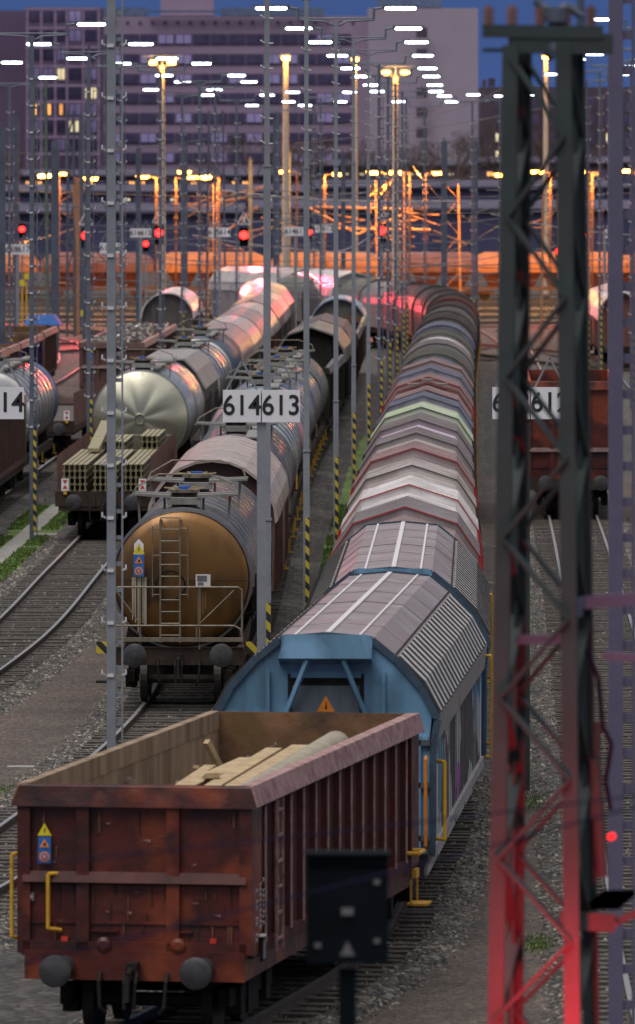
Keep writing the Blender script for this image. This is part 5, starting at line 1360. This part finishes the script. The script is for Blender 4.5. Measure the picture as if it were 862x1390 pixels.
t = MB(); t.path([P_(795, 880), P_(812, 920), P_(818, 985), P_(830, 1010), P_(822, 1060), P_(829, 1100)], .02); t.path([P_(812, 1000), P_(800, 1050), P_(815, 1120), P_(808, 1180)], .018); t.build('loose_cable', 'wirenear', near)
# right ladder mast
rm = ladder_mast(16.5, w=.31, rung=.10, matn='lilacmast', pitch=.39, stripes=False, bolts=False, lamp=False)
rm.location = ((842 - CX) / 125, F / 125, -.15); tag(rm, 'near lilac grey ladder mast at the right picture edge', 'ladder mast')
# red marker lamp by the mast foot: a real lit lamp on a bracket of its own post
M['redmark'] = emis('red_marker_lens', (1.0, .02, .02), 1.1)
def red_marker(x, y, s, lab, power, r=.06):
    p = S(x, y, s); o = thing('red_marker_lamp', lab, 'signal lamp', (p.x, p.y, -.3)); z = p.z + .3
    m = MB(); m.box(0, .12, z / 2, .08, .08, z); m.build('post', 'boxblack', o)
    h = MB(); h.box(0, .05, z, r * 3, .12, r * 3.4); h.build('lamp_housing', 'boxblack', o)
    l = MB(); l.lathe([(-.04, r * .8), (0, r), (.02, r)], z, 16); l.build('red_lens', 'redmark', o)
    return p
for x_, y_, r_q in ((829, 1136, .03), (831, 1252, .035)):
    c_ = P_(x_, y_, 170); l = MB(); l.tube(c_ + Vector((0, .06, 0)), c_, r_q, 14); l.build('red_lens', 'redmark', near)
# lamp below the frame that throws the red light on the mast foot
q = S(742, 1450, 179.5); o = thing('red_marker_lamp', 'red ground lamp in front of the near lattice mast, below the picture', 'signal lamp', (q.x, q.y, -.3)); z = q.z + .3
m = MB(); m.box(0, 0, z / 2 - .12, .1, .1, z - .25); m.build('post', 'boxblack', o); m = MB(); m.tube((0, 0, z - .12), (0, 0, z), .08, 14); m.build('red_lens', 'redsig', o)
lamp_light('red_lamp_light', (q.x, q.y, q.z + .15), (1, .02, .035), 340, .08)
# black cabinet near the bottom, on a post
s = 200; a = S(416, 1160, s); b = S(527, 1305, s)
o = thing('signal_cabinet', 'black box seen from behind with a faint white triangle, blurred near the camera', 'signal box', ((a.x + b.x) / 2, a.y, 0))
w_ = b.x - a.x; zc = (a.z + b.z) / 2; hh_ = a.z - b.z
m = MB(); m.box(0, 0, zc, w_, .22, hh_); m.box(0, -.12, a.z - .03, w_ - .02, .02, .05); m.box(0, -.02, a.z + .012, w_ + .03, .28, .02); m.build('cabinet_body', 'boxblack', o)
m = MB(); m.face([(-.05, -.118, b.z + .05), (.05, -.118, b.z + .05), (0, -.118, b.z + .15)]); m.box(-.0, -.12, b.z + .35, .08, .01, .05)
for xx, zz in ((.2, .15), (.2, .55), (-.2, .12)): m.box(xx, -.12, b.z + zz, .04, .01, .03)
m.build('cabinet_marks', 'faintmark', o)
m = MB(); m.box(0, .02, b.z / 2 - .1, .12, .12, b.z + .1); m.build('post', 'boxblack', o)

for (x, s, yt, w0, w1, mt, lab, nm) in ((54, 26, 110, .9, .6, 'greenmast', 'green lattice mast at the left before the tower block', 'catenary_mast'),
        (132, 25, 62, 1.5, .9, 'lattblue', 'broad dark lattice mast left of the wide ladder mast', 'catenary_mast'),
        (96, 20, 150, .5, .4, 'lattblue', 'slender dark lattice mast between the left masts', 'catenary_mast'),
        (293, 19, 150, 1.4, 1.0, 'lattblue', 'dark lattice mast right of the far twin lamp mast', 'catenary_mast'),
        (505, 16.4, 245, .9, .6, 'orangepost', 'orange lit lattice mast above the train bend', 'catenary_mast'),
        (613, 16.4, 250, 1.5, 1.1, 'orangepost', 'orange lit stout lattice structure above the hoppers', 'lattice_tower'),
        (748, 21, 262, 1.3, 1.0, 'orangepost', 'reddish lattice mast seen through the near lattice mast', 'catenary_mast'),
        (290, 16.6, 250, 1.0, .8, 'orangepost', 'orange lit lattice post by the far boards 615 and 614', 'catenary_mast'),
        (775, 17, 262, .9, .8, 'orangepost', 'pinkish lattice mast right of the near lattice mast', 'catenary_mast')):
    if 'orangepost' not in M: M['orangepost'] = mat('lamp_glow_tinted_steel', (.40, .20, .10), .6, 0, (.25, .11, .05), 1, .7)  # orange base colour carries the sodium lamps' glow on the steel
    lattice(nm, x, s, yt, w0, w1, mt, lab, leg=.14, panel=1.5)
for i, (x, s, yt, w_) in enumerate(((75, 22, 190, .5), (110, 19, 155, .35), (188, 18, 200, .4), (250, 19, 190, .5), (375, 19, 160, .45), (392, 16, 205, .35), (603, 20, 190, .4), (646, 19, 190, .3), (688, 24, 75, .3), (0, 30, 170, .5), (22, 20, 160, .4), (700, 17, 260, .3), (340, 17, 215, .3), (466, 18, 205, .35))):
    zt = H + (Y0 - yt) / s
    m = MB(); m.box(0, 0, zt / 2, w_, .3, zt); m.bar((0, 0, zt - .2), (0, 0, zt + .25), .1)
    o = m.build('overhead_line_mast', 'lattblue', loc=((x - CX) / s, F / s, -.1))
    tag(o, ['plain dark blue line mast before the tower block', 'narrow dark mast left of the big signal', 'dark mast right of the wide ladder mast', 'dark mast behind the far lamp mast', 'dark mast left of the single tall orange lamp', 'dark stub mast below the single orange lamp', 'dark mast in front of the panelled facade', 'thin dark mast near the facade corner', 'dark blue mast left of the near lattice top', 'dark mast at the left edge', 'second dark mast at the left edge', 'thin mast by the far board 612', 'thin dark mast by the red signal', 'thin dark mast above the pink wagon'][i], 'line mast', 'plain line masts in the background')

# overhead wires
def wire(a, b, sag, r, matn, lab, grp='overhead wires across the yard', n=14):
    m = MB(); pts = [a.lerp(b, t) - Vector((0, 0, sag * 4 * t * (1 - t))) for t in np.linspace(0, 1, n)]
    m.path(pts, r, 5); o = m.build('overhead_wire', matn); tag(o, lab, 'wire', grp)
ws = [((0, 208), 18, (330, 180), 18, 'upper'), ((560, 160), 17, (700, 110), 17, ''), ((430, 175), 17, (862, 80), 17, ''), ((400, 195), 17, (862, 120), 17, ''), ((0, 300), 18, (420, 296), 18, ''), ((180, 318), 21, (430, 330), 21, ''), ((60, 290), 21, (105, 342), 21, ''), ((300, 275), 17, (560, 300), 17, ''), ((0, 342), 19, (640, 348), 19, ''),
      ((0, 372), 21, (640, 376), 21, ''), ((200, 330), 18, (690, 322), 18, ''), ((430, 365), 20, (690, 368), 20, ''), ((480, 275), 16.3, (600, 320), 16.3, ''), ((560, 225), 16.5, (640, 300), 16.5, ''), ((130, 225), 20, (500, 262), 20, ''), ((0, 258), 17, (862, 262), 17, ''), ((0, 396), 22, (700, 392), 22, ''), ((640, 290), 17, (760, 225), 17, ''), ((420, 262), 18, (545, 245), 18, ''), ((0, 275), 22, (862, 283), 22, ''), ((100, 352), 23, (862, 350), 23, '')]
desc = ['thin dark wire {} the street lamps', 'thin wire crossing {} the signals', 'thin wire slanting {} the hoppers', 'thin wire running level {} the wagon roofs', 'faint wire {} the office windows']
for i, (a, sa, b, sb, _) in enumerate(ws):
    lab = f"thin overhead wire number row at height {'above' if a[1] < 240 else 'below'} the street lamps"
    wire(S(a[0], a[1], sa), S(b[0], b[1], sb), .5, .03, 'wire', 'thin overhead wire above the row of street lamps' if a[1] < 240 else 'thin overhead wire among the signals and hoppers', 'overhead wires above the lamps' if a[1] < 240 else 'overhead wires among the signals')
wire(S(-60, 1182, 230), S(900, 1075, 230), .02, .006, 'wirenear', 'upper blurred near cable crossing in front of the lower wagons', 'near cables')
wire(S(-60, 1330, 230), S(900, 1085, 230), .02, .007, 'wirenear', 'lower blurred near cable slanting in front of the black box', 'near cables')
rn = random.Random(77)
for i in range(26):
    xa, ya_ = rn.uniform(-20, 780), rn.uniform(245, 385); xb, yb_ = xa + rn.uniform(80, 380), ya_ + rn.uniform(-45, 45); sq = rn.uniform(17, 22)
    wire(S(xa, ya_, sq), S(xb, max(244, min(392, yb_)), sq + rn.uniform(-1, 1)), rn.uniform(.1, .7), rn.uniform(.02, .04), rn.choice(('wire', 'wirepale')), 'thin overhead wire among the signals and hoppers', 'overhead wires among the signals')
# registration arms coloured as lit orange: stay tubes
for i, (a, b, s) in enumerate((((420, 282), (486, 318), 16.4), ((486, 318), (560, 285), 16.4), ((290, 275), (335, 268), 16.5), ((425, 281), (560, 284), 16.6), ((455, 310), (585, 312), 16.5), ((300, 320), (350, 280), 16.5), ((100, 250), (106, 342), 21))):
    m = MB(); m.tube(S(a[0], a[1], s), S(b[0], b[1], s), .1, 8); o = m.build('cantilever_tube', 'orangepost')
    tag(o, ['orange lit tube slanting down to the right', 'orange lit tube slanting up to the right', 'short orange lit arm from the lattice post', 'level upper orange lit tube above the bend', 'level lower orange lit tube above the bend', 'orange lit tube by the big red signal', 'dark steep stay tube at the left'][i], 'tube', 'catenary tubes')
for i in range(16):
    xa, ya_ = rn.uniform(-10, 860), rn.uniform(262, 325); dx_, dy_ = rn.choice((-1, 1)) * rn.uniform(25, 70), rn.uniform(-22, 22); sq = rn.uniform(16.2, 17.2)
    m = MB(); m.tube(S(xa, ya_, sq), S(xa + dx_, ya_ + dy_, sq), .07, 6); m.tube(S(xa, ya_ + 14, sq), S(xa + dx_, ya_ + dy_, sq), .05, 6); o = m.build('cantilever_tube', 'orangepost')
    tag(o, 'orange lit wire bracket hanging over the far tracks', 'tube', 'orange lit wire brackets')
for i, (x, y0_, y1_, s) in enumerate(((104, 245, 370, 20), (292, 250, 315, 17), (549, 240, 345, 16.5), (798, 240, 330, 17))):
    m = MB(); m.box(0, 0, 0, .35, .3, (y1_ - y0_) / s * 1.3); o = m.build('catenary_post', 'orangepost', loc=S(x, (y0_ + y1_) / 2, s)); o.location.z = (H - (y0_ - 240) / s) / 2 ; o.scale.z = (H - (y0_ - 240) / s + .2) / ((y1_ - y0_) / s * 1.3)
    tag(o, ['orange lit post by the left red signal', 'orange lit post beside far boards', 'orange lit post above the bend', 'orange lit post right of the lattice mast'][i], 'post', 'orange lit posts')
# ballast signs / small yellow and white markers
for i, (x, y, s) in enumerate(((30, 384, 24), (113, 425, 24), (36, 375, 23))):
    p = S(x, y, s); r_ = thing('point_indicator', ['small yellow marker post before the far left boards', 'yellow and red marker post left of the ladder mast', 'yellow triangular marker behind the far left track'][i], 'marker post', (p.x, p.y, -.3), 0, 'small yellow marker posts')
    m = MB(); m.box(0, 0, p.z / 2, .1, .1, p.z); m.build('post', 'yellow', r_); m = MB(); m.box(0, -.08, p.z + .3, .28, .05, .35); m.build('marker_plate', 'signyellow', r_)

# ---- background -------------------------------------------------------------------------------------
def bx(x0, x1, ya, yb, s, depth, matn, name, parent):
    a, b = S(x0, ya, s), S(x1, yb, s); m = MB(); m.box((a.x + b.x) / 2, a.y + depth / 2, (a.z + b.z) / 2, b.x - a.x, depth, a.z - b.z); return m.build(name, matn, parent)
sB = 7.0
bld = thing('office_building', 'long lilac office block with bands of windows behind the lamps', 'building')
gy = 240 + 10.9 * sB
bx(112, 500, 22, gy, sB, 25, 'facade', 'wall', bld); bx(218, 290, -6, 21, sB - .01, 10, 'facade', 'roof_house', bld); bx(140, 200, 10, 21, sB - .01, 6, 'roofbox', 'roof_plant', bld); bx(300, 440, 10, 21, sB - .02, 6, 'roofbox', 'roof_plant', bld)
bx(200, 440, 14, 17, 7.01, 1, 'roofbox', 'parapet_rail', bld)
wm = {}
def window(parent, x0, x1, ya, yb, s, matn):
    key = (round(x1 - x0, 1), round(yb - ya, 1), matn)
    if key not in wm:
        w, h = (x1 - x0) / s, (yb - ya) / s; f = MB(); f.box(0, 0, 0, w, .3, h, 0); f.box(0, -.17, 0, w - .35, .06, h - .35, 1); f.box(0, -.22, 0, .14, .06, h - .3, 0)
        o = f.build('window', ['tower', matn], parent); wm[key] = o
    else: o = wm[key].copy(); COL.objects.link(o); o.parent = parent
    p = S((x0 + x1) / 2, (ya + yb) / 2, s); o.location = (p.x, p.y - .1, p.z); return o
rn = random.Random(12)
for row, yy in enumerate((46, 73, 100, 126, 153, 180, 207)):
    x = 142
    while x < 476:
        if not (row > 0 and 205 < x < 208): window(bld, x, x + 22.6, yy, yy + 14, sB, 'windim' if rn.random() < .25 else 'winglass')
        x += 24
d = MB()
for k in range(22):
    p = S(122 + k * 17, 30, sB); d.box(p.x, p.y - .1, p.z, .5, .3, .5)
d.build('facade_vents', 'tower', bld)
b2 = thing('panel_building', 'taller blank panelled block right of the office block', 'building')
bx(500, 649, 11, gy, sB + .05, 25, 'facade2', 'wall', b2); bx(512, 560, -8, 10, sB, 8, 'roofbox', 'roof_plant', b2); bx(560, 600, -4, 10, sB, 8, 'roofbox', 'roof_plant', b2)
for yy in (37, 66, 119, 146, 173): window(b2, 565, 580, yy, yy + 14, sB + .06, 'brickdark')
b3 = thing('tower_block', 'dark tower block with gridded windows at the left', 'building')
bx(34, 137, 10, gy, sB + .2, 20, 'tower', 'wall', b3); bx(-40, 34, 14, gy, sB + .1, 20, 'tower', 'side_wing', b3)
fr = MB()
cols_ = [37, 56, 75, 91, 113, 134]
for x in cols_: a, b = S(x, 12, sB + .25), S(x, gy, sB + .25); fr.box(a.x, a.y, (a.z + b.z) / 2, .35, .5, a.z - b.z)
for yy in (12, 38, 64, 90, 116, 138, 161, 186, 209): a, b = S(35, yy, sB + .25), S(136, yy, sB + .25); fr.box((a.x + b.x) / 2, a.y - .02, a.z, b.x - a.x, .5, .45)
fr.build('facade_grid', 'towerframe', b3)
for r_, yy in enumerate((14, 40, 66, 92, 118, 140, 163, 188)):
    for c_ in range(5):
        x0, x1 = cols_[c_] + 2, cols_[c_ + 1] - 2; mt = 'winglass'
        if r_ == 5 and c_ in (0, 1, 2): mt = 'winlit'
        elif (r_, c_) in ((3, 2), (6, 3), (4, 4)): mt = 'winlit2'
        elif rn.random() < .3: mt = 'windim'
        window(b3, x0 + (3 if mt == 'winlit' else 0), x1 - (3 if mt == 'winlit' else 0), yy, yy + 17, sB + .24, mt)
b4 = thing('brick_building', 'low dark brick building right of the panelled block', 'building')
bx(652, 930, 118, gy, sB - .3, 20, 'brickdark', 'wall', b4); bx(655, 660, 108, 117, sB - .3, 3, 'brickdark', 'chimney', b4); bx(663, 672, 106, 117, sB - .3, 3, 'brickdark', 'chimney', b4)
for k in range(9):
    for r_ in range(4): window(b4, 672 + k * 25, 682 + k * 25, 132 + r_ * 24, 145 + r_ * 24, sB - .29, 'winglass' if rn.random() < .9 else 'winlit2')
# low sheds with lit strips
def shed(x0, x1, ytop, s, matn, roofm, lit, lab):
    r = thing('depot_shed', lab, 'building'); ybot = 240 + 10.85 * s
    bx(x0, x1, ytop, ybot, s, 18, matn, 'wall', r)
    a, b = S(x0 - 1, ytop, s), S(x1 + 1, ytop, s); m = MB(); m.hexa([(a.x, a.y - .6, a.z), (b.x, a.y - .6, a.z), (b.x, a.y + 19, a.z), (a.x, a.y + 19, a.z), (a.x, a.y - .6, a.z + .3), (b.x, a.y - .6, a.z + .3), (b.x, a.y + 19, a.z + 1.2), (a.x, a.y + 19, a.z + 1.2)]); m.build('roof', roofm, r)
    for (xa, xb, ya, yb, mt) in lit: window(r, xa, xb, ya, yb, s + .05, mt)
    return r
shed(-60, 330, 290, 11.5, 'shedblue', 'shedpale', [], 'long low dark blue shed at the left behind the signals')
shed(340, 930, 286, 11.8, 'shedblue', 'shedpale', [], 'long low blue shed behind the orange lattice masts')
shed(-60, 420, 262, 9.6, 'shedblue', 'shedpale', [(150 + k * 16, 162 + k * 16, 268, 274, 'winlit2' if k % 4 == 1 else 'winglass') for k in range(16)], 'middle dark shed with a few lit windows at the left')
shed(425, 930, 256, 9.8, 'shedblue', 'shedpale', [], 'middle blue shed behind the stout orange structure')
shed(-60, 410, 240, 8.3, 'brickdark', 'shedpale', [(20 + k * 14, 30 + k * 14, 245, 251, 'winlit' if k % 5 in (1, 2) else 'winglass') for k in range(27)], 'dark low brick hall under the tower block')
shed(414, 640, 226, 8.2, 'brickdark', 'shedpale', [(454 + k * 11, 463 + k * 11, 234, 239, 'winlit2') for k in range(15)], 'brick hall with a lit row of windows under the panelled block')
shed(645, 940, 222, 8.2, 'brickdark', 'shedpale', [(660 + k * 16, 671 + k * 16, 232, 240, 'winglass' if k % 3 else 'winlit') for k in range(15)], 'brick hall with few lit windows at the right')
for (x, y) in ((167, 236), (85, 258), (258, 255), (335, 255), (446, 255), (409, 256)):
    pass
# bare trees
def bare_tree(x, s, ytop, seed, lab):
    rn = random.Random(seed); zt = H + (Y0 - ytop) / s
    r = thing('bare_tree', lab, 'tree', ((x - CX) / s, F / s, -.2), 0, 'bare trees before the office block')
    tr_, cr = MB(), MB()
    tr_.tube((0, 0, 0), (0, 0, zt * .35), .35, 7, r2=.25)
    def grow(p, d, l, rad, dep):
        q = p + d * l; (tr_ if dep > 3 else cr).tube(p, q, rad, 4, r2=rad * .65, cap=False)
        if dep == 0: return
        for _ in range(3 if dep > 1 else 4):
            nd = (d + Vector((rn.gauss(0, .5), rn.gauss(0, .5), rn.gauss(.08, .3)))).normalized(); grow(q, nd, l * rn.uniform(.62, .82), rad * .6, dep - 1)
    for _ in range(3): grow(Vector((0, 0, zt * .33)), Vector((rn.gauss(0, .4), rn.gauss(0, .4), 1)).normalized(), zt * .22, .2, 5)
    tr_.build('trunk', 'barehaze', r); cr.build('crown', 'barehaze', r)
for i, (x, s, yt, lab) in enumerate(((525, 8.6, 185, 'bare tree below the panelled block'), (575, 8.9, 195, 'bushy bare tree above the hoppers'), (625, 8.6, 180, 'bare tree at the corner of the panelled block'), (350, 8.7, 165, 'wide bare tree before the office block'), (700, 8.8, 150, 'bare tree behind the near lattice mast'), (420, 8.8, 175, 'bare tree right of the single orange lamp'), (15, 8.9, 190, 'bare tree below the dark tower wing'), (770, 8.8, 165, 'bare tree right of the near lattice mast'))):
    bare_tree(x, s, yt, 40 + i, lab)

# ---- world, sun, camera -----------------------------------------------------------------------------
w = bpy.data.worlds.new('World'); SC.world = w; w.use_nodes = True; nt = w.node_tree; bg = nt.nodes['Background']
sky = nt.nodes.new('ShaderNodeTexSky'); sky.sky_type = 'NISHITA'; sky.sun_disc = False
sky.sun_elevation = math.radians(9.0); sky.sun_rotation = math.radians(160); sky.altitude = 100; sky.air_density = 1.0; sky.dust_density = .3; sky.ozone_density = 4.0
tcw = nt.nodes.new('ShaderNodeTexCoord'); sep = nt.nodes.new('ShaderNodeSeparateXYZ'); nt.links.new(tcw.outputs['Generated'], sep.inputs[0])
rmp = nt.nodes.new('ShaderNodeValToRGB'); nt.links.new(sep.outputs['Z'], rmp.inputs['Fac'])
rmp.color_ramp.elements[0].position = 0.0; rmp.color_ramp.elements[0].color = (.020, .055, .20, 1)
rmp.color_ramp.elements[1].position = .9; rmp.color_ramp.elements[1].color = (1.05, 1.02, 1.02, 1)
for q_, c_ in ((.02, (.013, .040, .16)), (.09, (.022, .045, .12)), (.30, (.06, .07, .095)), (.55, (.42, .42, .44))):
    e_ = rmp.color_ramp.elements.new(q_); e_.color = rgb(c_)
mxw = nt.nodes.new('ShaderNodeMixRGB'); mxw.inputs[0].default_value = .006
nt.links.new(rmp.outputs[0], mxw.inputs[1]); nt.links.new(sky.outputs[0], mxw.inputs[2])
nt.links.new(mxw.outputs[0], bg.inputs['Color']); bg.inputs['Strength'].default_value = 1.0
sl_ = bpy.data.lights.new('dusk_sun', 'SUN'); sl_.energy = 1.15; sl_.angle = math.radians(35); sl_.color = (1.0, .93, .90)
so = bpy.data.objects.new('dusk_sun', sl_); COL.objects.link(so)
d = Vector((-.30, -.42, .85)).normalized(); so.rotation_euler = d.to_track_quat('Z', 'Y').to_euler()
cam = bpy.data.cameras.new('camera'); co = bpy.data.objects.new('camera', cam); COL.objects.link(co); SC.camera = co
co.location = (0, 0, H); co.rotation_euler = (PI / 2, 0, 0)
cam.sensor_fit = 'HORIZONTAL'; cam.sensor_width = 36; cam.lens = 36 * F / 862
cam.shift_x = 0; cam.shift_y = -(695 - Y0) / 862
cam.clip_start = 1; cam.clip_end = 6000
cam.dof.use_dof = True; cam.dof.focus_distance = 150; cam.dof.aperture_fstop = 6.3 
SC.view_settings.view_transform = 'Standard'; SC.view_settings.look = 'None'; SC.view_settings.gamma = 1; SC.view_settings.use_curve_mapping = False
SC.view_settings.exposure = 0.52
SC.render.engine = 'CYCLES'
SC.cycles.use_denoising = True
SC.cycles.max_bounces = 5; SC.cycles.diffuse_bounces = 2; SC.cycles.glossy_bounces = 3; SC.cycles.sample_clamp_indirect = 4
